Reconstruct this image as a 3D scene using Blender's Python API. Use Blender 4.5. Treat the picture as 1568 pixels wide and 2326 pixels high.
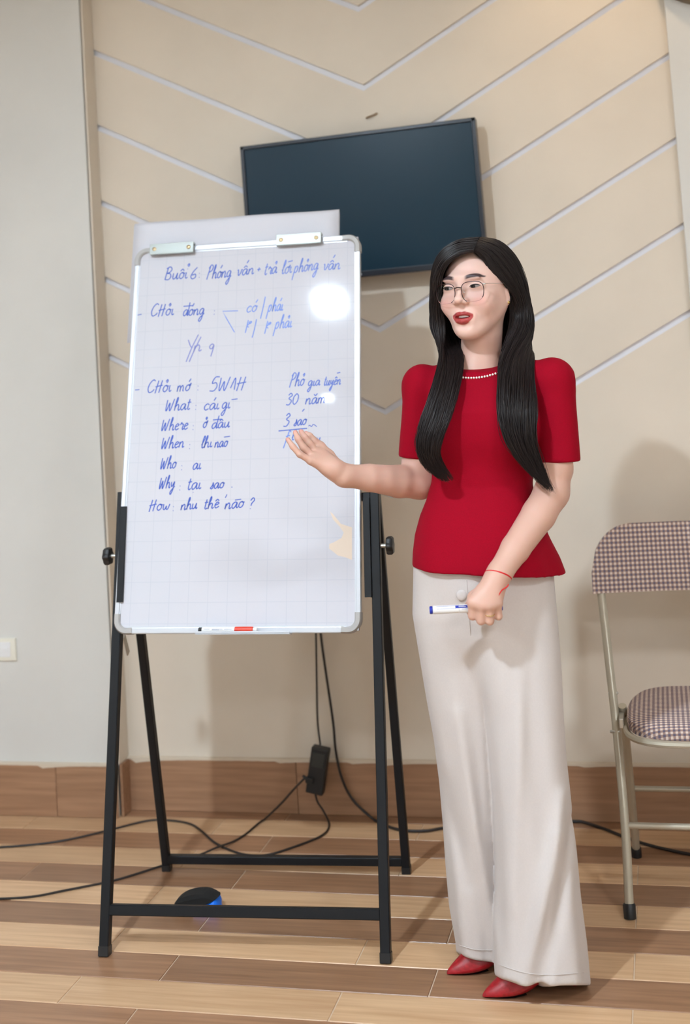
import bpy, bmesh, math, random
import numpy as np
from mathutils import Matrix, Vector
random.seed(7); rng = np.random.default_rng(7)
for o in list(bpy.data.objects): bpy.data.objects.remove(o)
scn = bpy.context.scene; COL = scn.collection

# ---------------------------------------------------------------- camera
F_PX, YAW, PIT, ROL, PPY, CDIST, CH = 2800.0, .243125, .079317, .065063, 607.92, 3.79516, 1.38
_f = np.array([-math.sin(YAW)*math.cos(PIT), math.cos(YAW)*math.cos(PIT), math.sin(PIT)])
_r = np.array([math.cos(YAW), math.sin(YAW), 0.0]); _u = np.cross(_r, _f)
CR = math.cos(ROL)*_r - math.sin(ROL)*_u
CU = math.cos(ROL)*_u + math.sin(ROL)*_r
CF = _f; CP = np.array([0, -CDIST, CH])
cam = bpy.data.cameras.new('camera'); camo = bpy.data.objects.new('camera', cam); COL.objects.link(camo)
cam.sensor_fit = 'VERTICAL'; cam.sensor_height = 36; cam.lens = F_PX/2326*36
cam.shift_y = -(1163-PPY)/2326
cam.clip_start = .05; cam.clip_end = 60
m = Matrix.Identity(4)
for i in range(3):
    m[i][0] = CR[i]; m[i][1] = CU[i]; m[i][2] = -CF[i]; m[i][3] = CP[i]
camo.matrix_world = m; scn.camera = camo
cam.dof.use_dof = True; cam.dof.focus_distance = 2.87; cam.dof.aperture_fstop = 2.2

# ---------------------------------------------------------------- world and exposure
w = bpy.data.worlds.new('world'); scn.world = w; w.use_nodes = True
w.node_tree.nodes['Background'].inputs[0].default_value = (1, .93, .84, 1)
w.node_tree.nodes['Background'].inputs[1].default_value = .15
vs = scn.view_settings
vs.view_transform = 'Standard'; vs.look = 'None'; vs.gamma = 1; vs.use_curve_mapping = False
vs.exposure = 0.14
# ceiling lamps, the last three added out of view as fill: (x, y, half size x, half size y, watts, colour)
CEIL = 3.1
LAMPS = [(-1.30, -3.08, .055, .08, 92, (.80, .95, 1.09)),
         (-1.48, -4.18, .030, .03, .8, (.80, .95, 1.09)),
         (1.4, -3.4, .20, .20, 58, (.87, .95, 1.03)),
         (1.2, -5.6, .20, .20, 58, (.87, .95, 1.03)),
         (-3.1, -4.6, .20, .20, 58, (.85, .95, 1.05))]
SPOT = (-.05, -.38, 1.0, (1, .74, .46))

def ray(px, py):
    return CF + CR*(px-784)/F_PX - CU*(py-PPY)/F_PX
def on_y(px, py, Y):
    d = ray(px, py); return CP + d*(Y-CP[1])/d[1]
def on_z(px, py, Z=0.):
    d = ray(px, py); return CP + d*(Z-CP[2])/d[2]
def on_plane(px, py, o, n):
    d = ray(px, py); return CP + d*(np.dot(o-CP, n)/np.dot(d, n))

# ---------------------------------------------------------------- materials
def lin(c):
    return tuple(((x/255)/12.92 if x/255 <= .04045 else ((x/255+.055)/1.055)**2.4) for x in c)
def mat(name, col, rough=.5, metal=0., spec=.5, **kw):
    M = bpy.data.materials.new(name); M.use_nodes = True
    b = M.node_tree.nodes['Principled BSDF']
    b.inputs['Base Color'].default_value = (*col, 1); b.inputs['Roughness'].default_value = rough
    b.inputs['Metallic'].default_value = metal; b.inputs['Specular IOR Level'].default_value = spec
    for k, v in kw.items(): b.inputs[k.replace('_', ' ')].default_value = v
    return M
def nd(M, t, **kw):
    n = M.node_tree.nodes.new(t)
    for k, v in kw.items(): setattr(n, k, v)
    return n
def ln(M, a, b): M.node_tree.links.new(a, b)
def bsdf(M): return M.node_tree.nodes['Principled BSDF']
def noise_mix(M, c1, c2, scale=(1, 1, 1), ns=8, detail=5, rnd=True, lo=.35, hi=.65, bump=0., obj=True):
    tc = nd(M, 'ShaderNodeTexCoord'); mp = nd(M, 'ShaderNodeMapping'); mp.inputs['Scale'].default_value = scale
    ln(M, tc.outputs['Object'], mp.inputs['Vector'])
    nz = nd(M, 'ShaderNodeTexNoise'); nz.inputs['Scale'].default_value = ns; nz.inputs['Detail'].default_value = detail
    if rnd:
        oi = nd(M, 'ShaderNodeObjectInfo'); ml = nd(M, 'ShaderNodeMath', operation='MULTIPLY'); ml.inputs[1].default_value = 37
        ln(M, oi.outputs['Random'], ml.inputs[0]); cx = nd(M, 'ShaderNodeCombineXYZ')
        for k in range(3): ln(M, ml.outputs[0], cx.inputs[k])
        ln(M, cx.outputs[0], mp.inputs['Location'])
    ln(M, mp.outputs[0], nz.inputs['Vector'])
    rp = nd(M, 'ShaderNodeValToRGB'); rp.color_ramp.elements[0].position = lo; rp.color_ramp.elements[1].position = hi
    rp.color_ramp.elements[0].color = (*c1, 1); rp.color_ramp.elements[1].color = (*c2, 1)
    ln(M, nz.outputs['Fac'], rp.inputs['Fac']); ln(M, rp.outputs['Color'], bsdf(M).inputs['Base Color'])
    if bump:
        bp = nd(M, 'ShaderNodeBump'); bp.inputs['Strength'].default_value = bump; bp.inputs['Distance'].default_value = .002
        ln(M, nz.outputs['Fac'], bp.inputs['Height']); ln(M, bp.outputs[0], bsdf(M).inputs['Normal'])
    return rp, nz
def sc(c, k): return tuple(x*k for x in c)
def emat(name, col, s):
    M = bpy.data.materials.new(name); M.use_nodes = True; b = bsdf(M)
    b.inputs['Base Color'].default_value = (*col, 1); b.inputs['Emission Color'].default_value = (*col, 1); b.inputs['Emission Strength'].default_value = s
    return M
WALLC = lin((221, 209, 193))
M_wall = mat('cream_wall_paint', WALLC, .75); noise_mix(M_wall, sc(WALLC, .97), sc(WALLC, 1.03), ns=3, rnd=False, bump=.05)
PILC = lin((216, 214, 209))
M_pil = mat('off_white_wall_paint', PILC, .75); noise_mix(M_pil, sc(PILC, .97), sc(PILC, 1.03), ns=3, rnd=False, bump=.05)
M_groove = mat('pale_grey_groove', lin((228, 228, 235)), .6)
M_ceil = mat('ceiling_white', (.8, .79, .76), .8)
def wood(name, a, b, rough):
    M = mat(name, a, rough); rp, nz = noise_mix(M, a, b, scale=(1.2, 22, 22), ns=3.2, detail=7, lo=.3, hi=.72)
    oi = nd(M, 'ShaderNodeObjectInfo'); mr = nd(M, 'ShaderNodeMapRange'); mr.inputs[3].default_value = .88; mr.inputs[4].default_value = 1.1
    ln(M, oi.outputs['Random'], mr.inputs[0]); hs = nd(M, 'ShaderNodeHueSaturation')
    ln(M, mr.outputs[0], hs.inputs['Value']); ln(M, rp.outputs['Color'], hs.inputs['Color']); ln(M, hs.outputs[0], bsdf(M).inputs['Base Color'])
    return M
M_light = wood('light_wood_tile', lin((190, 150, 112)), lin((214, 178, 140)), .34)
M_dark = wood('brown_wood_tile', lin((132, 96, 70)), lin((162, 122, 92)), .34)
M_base = wood('baseboard_wood_tile', lin((146, 109, 82)), lin((172, 132, 102)), .45)
M_grout = mat('grout', lin((206, 186, 162)), .8)
M_plaster = mat('plaster', lin((214, 200, 180)), .8)
M_black = mat('black_powder_coat', (.006, .007, .009), .46, spec=.3)
M_bplast = mat('black_plastic', (.012, .012, .013), .45)
M_cable = mat('dark_cable', (.016, .012, .011), .5)
M_alu = mat('aluminium', (.58, .60, .64), .42, .6)
M_grey = mat('grey_plastic', lin((172, 170, 168)), .45)
M_chrome = mat('steel', (.60, .60, .57), .34, .9)
M_clip = mat('clip_steel', (.42, .45, .43), .42, .55)
M_brass = mat('brass_rivet', (.45, .33, .18), .35, 1.)
M_ink = mat('blue_marker_ink', lin((44, 80, 182)), .35)
M_ink2 = mat('blue_marker_ink_faded', lin((92, 124, 210)), .4)
M_paper = mat('flipchart_paper', lin((208, 207, 214)), .7)
M_beige = mat('plain_beige', lin((222, 204, 186)), .4)
M_white = mat('white_plastic', (.8, .8, .8), .3)
M_blue = mat('blue_plastic', lin((30, 50, 160)), .35)
M_ltext = mat('grey_print', lin((150, 156, 176)), .5)
M_red = mat('red_plastic', lin((225, 70, 50)), .4)
M_felt = mat('black_felt', (.006, .006, .006), .95)
M_eblue = mat('bright_blue_plastic', lin((0, 110, 230)), .4)
M_beigemetal = mat('painted_beige_metal', lin((186, 178, 160)), .35, .3)

# ---------------------------------------------------------------- object helpers
def empty(name, loc=(0, 0, 0), rz=0.):
    o = bpy.data.objects.new(name, None); COL.objects.link(o); o.location = loc; o.rotation_euler = (0, 0, rz); o.empty_display_size = .1
    return o
def mesh(name, V, Fc, M=None, parent=None, smooth=False):
    me = bpy.data.meshes.new(name)
    V = np.asarray(V, float); me.from_pydata(V.tolist(), [], [list(map(int, f)) for f in Fc]); me.update()
    if M: me.materials.append(M)
    if smooth: me.polygons.foreach_set('use_smooth', [True]*len(me.polygons))
    return link(name, me, parent)
def link(name, me, parent=None):
    o = bpy.data.objects.new(name, me); COL.objects.link(o)
    if parent is not None: o.parent = parent
    return o
def tag(o, label=None, cat=None, group=None, kind=None):
    if label: o['label'] = label
    if cat: o['category'] = cat
    if group: o['group'] = group
    if kind: o['kind'] = kind
    return o
class MB:
    def __init__(s): s.V = []; s.F = []
    def add(s, V, Fc):
        n = len(s.V); s.V += [tuple(map(float, v)) for v in V]; s.F += [[n+i for i in f] for f in Fc]; return s
    def box(s, c, h, R=None, ch=0.):
        c = np.array(c, float); h = np.array(h, float)
        if ch <= 0:
            P = np.array([[x, y, z] for x in (-1, 1) for y in (-1, 1) for z in (-1, 1)])*h
            Fc = [(0, 1, 3, 2), (4, 6, 7, 5), (0, 4, 5, 1), (2, 3, 7, 6), (0, 2, 6, 4), (1, 5, 7, 3)]
        else:
            bm = bmesh.new(); bmesh.ops.create_cube(bm, size=2.)
            for v in bm.verts: v.co = Vector((v.co.x*h[0], v.co.y*h[1], v.co.z*h[2]))
            bmesh.ops.bevel(bm, geom=bm.edges[:], offset=ch, segments=2, profile=.6, affect='EDGES')
            bm.verts.ensure_lookup_table(); P = np.array([v.co[:] for v in bm.verts]); Fc = [[v.index for v in f.verts] for f in bm.faces]; bm.free()
        if R is not None: P = P @ np.array(R).T
        return s.add(P+c, Fc)
    def tube(s, pts, r, n=8, caps=True, flat=1.):
        pts = np.asarray(pts, float); k = len(pts); r = np.broadcast_to(np.asarray(r, float), (k,))
        T = np.gradient(pts, axis=0); T /= np.linalg.norm(T, axis=1)[:, None]+1e-12
        ref = np.array([0, 0, 1.]) if abs(T[0][2]) < .9 else np.array([1., 0, 0])
        A = np.cross(T[0], ref); A /= np.linalg.norm(A); V = []
        for i in range(k):
            A = A-T[i]*np.dot(A, T[i]); A /= np.linalg.norm(A); B = np.cross(T[i], A)
            for j in range(n):
                t = 2*math.pi*j/n; V.append(pts[i]+r[i]*(A*math.cos(t)+B*flat*math.sin(t)))
        Fc = [(i*n+j, i*n+(j+1) % n, (i+1)*n+(j+1) % n, (i+1)*n+j) for i in range(k-1) for j in range(n)]
        if caps: Fc += [tuple(range(n))[::-1], tuple((k-1)*n+j for j in range(n))]
        return s.add(V, Fc)
    def beam(s, p0, p1, w, d, side, ch=.002):
        # rectangular bar with chamfered edges; side = direction of the width w
        p0 = np.array(p0, float); p1 = np.array(p1, float); T = p1-p0; T /= np.linalg.norm(T)
        A = np.array(side, float); A -= T*np.dot(A, T); A /= np.linalg.norm(A); B = np.cross(T, A)
        a, b = w/2, d/2
        prof = [(a-ch, b), (-a+ch, b), (-a, b-ch), (-a, -b+ch), (-a+ch, -b), (a-ch, -b), (a, -b+ch), (a, b-ch)]
        V = [p+A*x+B*y for p in (p0, p1) for x, y in prof]
        Fc = [(j, (j+1) % 8, 8+(j+1) % 8, 8+j) for j in range(8)]+[tuple(range(8))[::-1], tuple(range(8, 16))]
        return s.add(V, Fc)
    def lathe(s, prof, o=(0, 0, 0), ax=(0, 0, 1), n=20, mod=None):
        # prof: list of (radius, height)
        o = np.array(o, float); T = np.array(ax, float); T /= np.linalg.norm(T)
        ref = np.array([0, 0, 1.]) if abs(T[2]) < .9 else np.array([1., 0, 0])
        A = np.cross(ref, T); A /= np.linalg.norm(A); B = np.cross(T, A); V = []
        for r, h in prof:
            for j in range(n):
                t = 2*math.pi*j/n; rr = r*(mod(t) if mod else 1); V.append(o+T*h+rr*(A*math.cos(t)+B*math.sin(t)))
        k = len(prof); Fc = [(i*n+j, i*n+(j+1) % n, (i+1)*n+(j+1) % n, (i+1)*n+j) for i in range(k-1) for j in range(n)]
        Fc += [tuple(range(n))[::-1], tuple((k-1)*n+j for j in range(n))]
        return s.add(V, Fc)
    def prism(s, poly, y0, y1):   # polygon in x,z extruded along y
        n = len(poly); V = [(x, y0, z) for x, z in poly]+[(x, y1, z) for x, z in poly]
        return s.add(V, [tuple(range(n)), tuple(range(n, 2*n))[::-1]]+[(j, n+j, n+(j+1) % n, (j+1) % n) for j in range(n)])
    def build(s, name, M, parent=None, smooth=False, fix=True):
        o = mesh(name, s.V, s.F, M, parent, smooth)
        if fix:
            bm = bmesh.new(); bm.from_mesh(o.data); bmesh.ops.recalc_face_normals(bm, faces=bm.faces[:]); bm.to_mesh(o.data); bm.free()
        if smooth: o.data.set_sharp_from_angle(angle=math.radians(40))
        return o
def catmull(P, sub=6):
    P = np.asarray(P, float)
    if len(P) < 3: return P
    Q = np.vstack([2*P[0]-P[1], P, 2*P[-1]-P[-2]]); out = []
    for i in range(1, len(Q)-2):
        p0, p1, p2, p3 = Q[i-1:i+3]
        for t in np.arange(sub)/sub:
            out.append(.5*((2*p1)+(-p0+p2)*t+(2*p0-5*p1+4*p2-p3)*t*t+(-p0+3*p1-3*p2+p3)*t**3))
    out.append(P[-1]); return np.array(out)

# ================================================================ the room
XL, XR, XA, Z0, DZ, SL, ZB = -1.775, .1055, -.842, 2.5195, .2581, .529, .1636
PILY = -.075; PILX = -1.775
def st(o): o['kind'] = 'structure'; return o
fl = st(MB().box((-.4, -3.45, -.022), (3.9, 3.6, .020)).build('floor', M_grout))
# wood-look tile planks in rows along the back wall
PW, PL = .1236, .63
pm = {}
def plank_mesh(L, W, M):
    k = (round(L, 3), round(W, 3), M.name)
    if k not in pm:
        b = MB(); g = .0012; c = .0012; x, y = L/2-g, W/2-g
        V = [(sx*x, sy*y, z) for z in (-.011, -.0015) for sx, sy in ((-1, -1), (1, -1), (1, 1), (-1, 1))]+[(sx*(x-c), sy*(y-c), 0) for sx, sy in ((-1, -1), (1, -1), (1, 1), (-1, 1))]
        Fc = [(i*4+j, i*4+(j+1) % 4, i*4+4+(j+1) % 4, i*4+4+j) for i in range(2) for j in range(4)]+[(8, 9, 10, 11)]
        me = bpy.data.meshes.new('plank'); me.from_pydata(V, [], Fc); me.materials.append(M); pm[k] = me
    return pm[k]
def plank(x0, x1, y0, y1, M, parent):
    o = link('plank', plank_mesh(x1-x0, abs(y1-y0), M), parent); o.location = ((x0+x1)/2, (y0+y1)/2, 0)
XLO, XHI = -3.4, 1.7
for k in range(-1, 27):
    y1 = -.065-PW*k; y0 = y1-PW; y1 = min(y1, 0)
    off = -1.23 if k % 2 else -.794
    M = M_dark if k % 2 else M_light
    j = math.floor((XLO-off)/PL); x = XLO
    while x < XHI-1e-6:
        x1 = min(off+(j+1)*PL, XHI)
        if x1-x > .02: plank(x, x1, y0, y1, M, fl)
        x = x1; j += 1
st(MB().box((-.4, -3.45, CEIL+.03), (3.9, 3.6, .03)).build('ceiling', M_ceil))
wb = st(MB().box((-.4, .0545, 1.55), (3.9, .043, 1.6)).build('wall_back', M_groove))
# chevron wall panels standing proud of the grey backing, one object each
GW = .0212
def vz(x, i, d): return Z0-i*DZ+SL*abs(x-XA)+d
def band(i_up, i_lo):
    up = [(x, min(vz(x, i_up, -GW/2), CEIL)) if i_up is not None else (x, CEIL) for x in (XL, XA, XR)]
    lo = [(x, max(vz(x, i_lo, GW/2), .0)) if i_lo is not None else (x, 0.) for x in (XL, XA, XR)]
    return up, lo
for i in range(-2, 8):
    iu, il = i-1, i
    if i == 7: il = None
    b = MB()
    for xa, xb in ((XL, XA), (XA, XR)):
        # clip the half band under the ceiling
        n = 24; xs = np.linspace(xa, xb, n)
        top = [min(vz(x, iu, -GW/2), CEIL) for x in xs]; bot = [min(vz(x, il, GW/2), CEIL) if il is not None else 0. for x in xs]
        keep = [q for q in range(n) if top[q]-bot[q] > 1e-4]
        if len(keep) < 2: continue
        poly = [(xs[q], bot[q]) for q in keep]+[(xs[q], top[q]) for q in keep[::-1]]
        b.prism(poly, 0., .0120)
    if b.V: b.build('panel', M_wall, wb)
st(MB().box((-2.71, PILY/2+.006, 1.55), (.93, abs(PILY)/2+.006, 1.55)).build('wall_left', M_pil))
st(MB().box((1.6, -.010, 1.55), (1.6-XR, .022, 1.55)).build('wall_right', M_pil))
st(MB().box((-4.2, -3.5, 1.55), (.05, 3.5, 1.56)).build('wall_side_left', M_pil))
st(MB().box((3.4, -3.5, 1.55), (.05, 3.5, 1.56)).build('wall_side_right', M_pil))
st(MB().box((-.4, -7.05, 1.55), (3.9, .05, 1.56)).build('wall_front', M_pil))
# baseboard of wood tiles with a ragged plaster edge
def baseboard(name, x0, x1, y, joints, seed):
    r_ = random.Random(seed)
    b = st(MB().box(((x0+x1)/2, y-.003, ZB/2), ((x1-x0)/2, .0025, ZB/2-.001)).build(name, M_grout))
    xs = [x0]+[j for j in joints if x0 < j < x1]+[x1]
    for a, c in zip(xs[:-1], xs[1:]):
        t = MB().box((0, 0, 0), ((c-a)/2-.001, .005, ZB/2-.001), ch=.0012).build('tile', M_base, b); t.location = ((a+c)/2, y-.0095, ZB/2)
    n = int((x1-x0)/.018); V = []; Fc = []
    dip = 0
    for q in range(n+1):
        x = x0+(x1-x0)*q/n
        dip = max(0, dip*.75+(r_.random() < .035)*r_.uniform(.004, .013)); d = .0025+r_.random()*.001+dip
        V += [(x, y-.0152, ZB-d), (x, y-.0155, ZB+.0035), (x, y-.001, ZB+.005)]
    for q in range(n):
        Fc += [(3*q, 3*q+3, 3*q+4, 3*q+1), (3*q+1, 3*q+4, 3*q+5, 3*q+2)]
    mesh('plaster_edge', V, Fc, M_plaster, b)
    return b
baseboard('baseboard_back', XL, XR, 0., [-1.2, -.57, .06], 3)
baseboard('baseboard_left', -3.7, PILX, PILY, [-3.2, -2.57, -1.985], 5)
baseboard('baseboard_right', XR, 3.2, -.032, [.69, 1.32, 1.95, 2.58], 8)
e = MB().box((PILX+.010, PILY/2-.006, ZB/2), (.004, abs(PILY)/2-.008, ZB/2-.001), ch=.001).build('baseboard_side', M_base); st(e)
# broad side face of the left pier, cream like the chevron wall
st(MB().box((PILX+.003, PILY/2, (CEIL+ZB)/2), (.003, abs(PILY)/2-.001, (CEIL-ZB)/2)).build('trim_1', M_wall))

# ---------------------------------------------------------------- ceiling lamps and added fill panels
def lamp(x, y, hx, hy, W, col, label):
    t = empty('ceiling_light', (x, y, CEIL))
    b = MB()
    for sx, sy, ax, ay in ((0, 1, hx+.012, .006), (0, -1, hx+.012, .006), (1, 0, .006, hy), (-1, 0, .006, hy)):
        b.box((sx*(hx+.006), sy*(hy+.006), -.008), (ax, ay, .008))
    b.build('frame', M_white, t)
    MB().box((0, 0, -.004), (hx, hy, .003)).build('diffuser', emat('lamp_diffuser', col, W/(4*hx*hy)/math.pi), t)
    tag(t, label, 'ceiling light', 'ceiling lights')
for k, q in enumerate(LAMPS):
    lamp(*q, ['slim bright white ceiling light over the easel side', 'slim white ceiling light far from the chevron wall', 'large square fill light added above the chair side', 'large square fill light added beside the front wall', 'large square pale fill light added on the ceiling'][k])
x, y, W, c = SPOT
t = empty('downlight', (x, y, CEIL))
MB().lathe([(.045, -.012), (.06, -.012), (.062, -.004), (.062, 0), (.045, 0)], n=24).build('ring', M_white, t, True)
MB().lathe([(.044, -.005), (.044, -.002)], n=24).build('bulb', emat('downlight_bulb', c, 20), t)
L = bpy.data.lights.new('downlight_light', 'SPOT'); L.energy = W*14; L.color = c; L.spot_size = math.radians(95); L.spot_blend = .9; L.shadow_soft_size = .05
lo = bpy.data.objects.new('downlight_light', L); COL.objects.link(lo); lo.parent = t; lo.location = (0, 0, -.03); lo.rotation_euler = (math.radians(12), 0, 0)
tag(t, 'round warm downlight in ceiling close to the chevron wall', 'downlight')

# ================================================================ things on the wall
# ---- television
tv = empty('television', (-.8575, -.075, 1.8775)); tv.rotation_euler = (0, math.radians(-.8), 0)
TW, TH = .379, .2265
M_screen = mat('television_screen', (.005, .026, .046), .30, spec=.22)
M_bez = mat('television_bezel', (.008, .011, .02), .28)
MB().box((0, .012, 0), (TW, .016, TH), ch=.004).build('back_case', M_bez, tv)
MB().box((0, .04, -.03), (TW*.6, .018, TH*.6), ch=.008).build('rear_housing', M_bplast, tv)
b = MB()
for c, h in (((0, -.007, TH-.006), (TW, .006, .006)), ((0, -.007, -TH+.009), (TW, .006, .009)), ((TW-.006, -.007, 0), (.006, .006, TH)), ((-TW+.006, -.007, 0), (.006, .006, TH))): b.box(c, h, ch=.002)
b.build('bezel', M_bez, tv)
MB().box((0, -.0055, .003), (TW-.011, .0015, TH-.014)).build('screen', M_screen, tv)
lg = MB().box((0, 0, 0), (.017, .0007, .0028)).build('logo', mat('silver_print', (.6, .62, .66), .3, .6), tv); lg.location = (-.03, -.0135, -TH+.008)
MB().box((.0, .058, 0), (.1, .012, .08), ch=.003).build('wall_bracket', M_black, tv)
tag(tv, 'dark flat screen television mounted on the chevron panelled wall', 'television')
# screw hook left in the panel above the television
p = on_y(845, 263, 0)
hk = MB().tube([(p[0]-.018, -.002, p[2]-.006), (p[0]-.012, -.008, p[2]-.005), (p[0]+.010, -.009, p[2]+.001), (p[0]+.018, -.004, p[2]+.006)], .0028, 6).build('wall_anchor', mat('dull_brown_metal', lin((150, 125, 100)), .5, .3), None, True)
tag(hk, 'small brown metal anchor left in wall above the television', 'wall anchor')
# fixture at the top of the right pier
p = on_y(1566, 0, -.03)
fx = empty('wall_fixture', (p[0]+.05, -.032, p[2]+.143))
MB().lathe([(.165, 0), (.165, .03), (.150, .045), (.12, .05)], ax=(0, -1, 0), n=40).build('housing', mat('brown_grey_plastic', lin((120, 106, 84)), .5), fx, True)
MB().lathe([(.10, .048), (.10, .053), (.09, .055)], ax=(0, -1, 0), n=32).build('face', M_grey, fx, True)
tag(fx, 'round brownish fixture high on the pale wall by the chevron panels', 'wall fixture')
# wall switch
p0, p1 = on_y(37, 1448, PILY), on_y(37, 1500, PILY)
sw = empty('wall_switch', (p0[0]-.058, PILY, (p0[2]+p1[2])/2))
MB().box((0, -.004, 0), (.058, .004, .036), ch=.002).build('plate', mat('ivory_plastic', lin((232, 228, 214)), .4), sw)
MB().box((.0, -.009, .0), (.040, .0015, .024), ch=.001).build('frame_inset', M_white, sw)
for dx in (-.022, .022): MB().box((dx, -.0115, 0), (.011, .0016, .007), ch=.001).build('rocker', M_white, sw)
tag(sw, 'white plastic switch plate on the pale left wall', 'wall switch')

# ---- adapter block and cables
pa, pb = on_y(730, 1697, -.05), on_y(716, 1800, -.05)
ctr_ = (pa+pb)/2; ax = pa-pb; Ln = np.linalg.norm(ax); ax /= Ln; sd = np.array([ax[2], 0, -ax[0]])
ad = empty('power_adapter', ctr_)
R_ = np.array([sd, np.cross(ax, sd), ax]).T
MB().box((0, 0, 0), (.0270, .018, Ln/2), R_, ch=.004).build('case', M_bplast, ad)
MB().box(ax*.035+np.array([0, -.018, 0]), (.019, .002, .022), R_, ch=.001).build('socket_face', mat('dark_grey_plastic', (.03, .032, .03), .5), ad)
MB().box(-ax*.03-sd*.018+np.array([0, -.016, 0]), (.012, .010, .009), R_, ch=.003).build('plug', M_bplast, ad)
MB().tube([-ax*.03-sd*.028+np.array([0, -.016, 0]), -ax*.022-sd*.042+np.array([0, -.016, 0])], [.006, .0035], 8).build('strain_relief', M_bplast, ad, True)
tag(ad, 'black power block hanging by its cord against the baseboard', 'power adapter')
def cable(wall, floor, r, label, wy=-.03, lift=None):
    P = [on_y(x, y, wy) for x, y in wall]+[on_z(x, y, r+.0006) for x, y in floor]
    P = catmull(P, 8); P[:, 2] = np.maximum(P[:, 2], r+.0004); P[:, 1] = np.minimum(P[:, 1], -.022-r)
    if lift:
        q = on_z(*lift); dd = np.linalg.norm(P[:, :2]-q[:2], axis=1); P[:, 2] += .0075*np.exp(-(dd/.05)**2)
    o = MB().tube(P, r, 8).build('power_cable', M_cable, None, True)
    tag(o, label, 'cable')
cable([(716, 1330), (718, 1440), (720, 1560), (722, 1640), (728, 1692)], [], .0032, 'thin dark cable hanging straight down into the power block', -.05)
cable([(722, 1340), (729, 1440), (741, 1530), (757, 1640), (763, 1705), (777, 1768), (803, 1818)], [(853, 1864), (890, 1880), (925, 1887), (970, 1887), (1015, 1880), (1100, 1874), (1200, 1866), (1300, 1864), (1360, 1878), (1430, 1905), (1500, 1926), (1640, 1955)], .0042, 'thick black cable curving from wall along floor behind the trousers and chair')
cable([(693, 1767), (668, 1792), (640, 1824)], [(600, 1862), (555, 1897), (500, 1928), (430, 1950), (370, 1966), (310, 1985), (250, 2002), (150, 2022), (60, 2038), (-80, 2044)], .003, 'thin brown cable plugged into side of power block running under the easel', -.06, (490, 1931))
cable([(716, 1802), (722, 1822), (735, 1842)], [(748, 1872), (738, 1893), (700, 1912), (620, 1939), (580, 1943), (540, 1937), (490, 1915), (455, 1885), (428, 1870), (380, 1863), (330, 1865), (230, 1890), (150, 1908), (70, 1919), (-80, 1930)], .0032, 'thin brown cable looping from bottom of power block round easel leg', -.055)

# ---- board eraser on the floor
pe = on_z(450, 2068)
er = empty('board_eraser', (pe[0], pe[1], 0), .06)
N = 28; prof = [(-.062+.124*i/(N-1)) for i in range(N)]
def er_top(x): return .010+.040*(max(0., 1-((x-.018)/(.082 if x < .018 else .047))**2))**.55
def er_cut(x): return .010+.030*max(0, (x+.012)/.075)
def loft_er(name, M, z0f, z1f, hw, x0, x1):
    b = MB(); V = []; n = 22
    for i in range(n):
        x = x0+(x1-x0)*i/(n-1); wd = hw*(max(0., 1-(2*(x-(x0+x1)/2)/(x1-x0))**6))**.5+.004
        z0, z1 = z0f(x), max(z1f(x), z0f(x)+.0005); V += [(x, -wd, z0), (x, -wd, z0+(z1-z0)*.75), (x, -wd*.75, z1), (x, wd*.75, z1), (x, wd, z0+(z1-z0)*.75), (x, wd, z0)]
    Fc = [(6*i+j, 6*i+(j+1) % 6, 6*i+6+(j+1) % 6, 6*i+6+j) for i in range(n-1) for j in range(6)]+[tuple(range(6))[::-1], tuple(range(6*n-6, 6*n))]
    return b.add(V, Fc).build(name, M, er, True)
loft_er('felt_pad', M_felt, lambda x: max(.0005, er_cut(x)), er_top, .026, -.062, .062)
loft_er('grip', M_eblue, lambda x: .0003, lambda x: min(er_cut(x), er_top(x)), .0265, -.012, .0625)
tag(er, 'black and blue whiteboard eraser lying on floor under the easel', 'eraser')

# ================================================================ folding chair
cf = on_z(1432, 2085)
ch = empty('folding_chair', (cf[0]+.215, cf[1], 0))
HW = .215
def tubeobj(name, P, r, M=M_beigemetal, sub=6, par=None): return MB().tube(catmull(P, sub), r, 10).build(name, M, par or ch, True)
# the bent back-and-front-leg frame: one continuous hoop
Lp = [(-HW, 0, .02), (-HW+.003, .05, .20), (-HW-.003, .13, .40), (-HW-.010, .19, .50), (-HW-.024, .30, .70), (-HW-.032, .345, .78), (-HW-.016, .372, .828), (-HW+.03, .388, .852), (-HW+.12, .405, .861)]
hoop = Lp+[(-x, y, z) for x, y, z in Lp[::-1]]
tubeobj('back_frame', hoop, .0115)
for s in (-1, 1):
    tubeobj('rear_leg', [(s*(HW-.014), .16, .46), (s*(HW-.014), .24, .30), (s*(HW-.010), .365, .02)], .0105)
    MB().lathe([(.015, 0), (.0155, .03), (.0125, .034)], (s*HW, -.002, 0), (0, .18, 1), n=14).build('rubber_foot', M_bplast, ch, True)
    MB().lathe([(.014, 0), (.0145, .026), (.012, .03)], (s*(HW-.010), .372, 0), (0, -.3, 1), n=14).build('rubber_foot', M_bplast, ch, True)
    MB().box((s*(HW-.012), .12, .435), (.006, .03, .012), ch=.002).build('pivot_plate', M_chrome, ch)
    for yy, zz in ((.125, .405), (.18, .487)):
        MB().lathe([(.003, 0), (.004, .002), (.004, .024), (.002, .026)], (s*(HW+.020), yy, zz), (-s, 0, 0), n=8).build('rivet', M_chrome, ch, True)
tubeobj('front_crossbar', [(-HW+.01, .05, .20), (0, .05, .20), (HW-.01, .05, .20)], .008)
tubeobj('rear_crossbar', [(-HW+.02, .285, .21), (0, .285, .21), (HW-.02, .285, .21)], .007)
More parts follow.
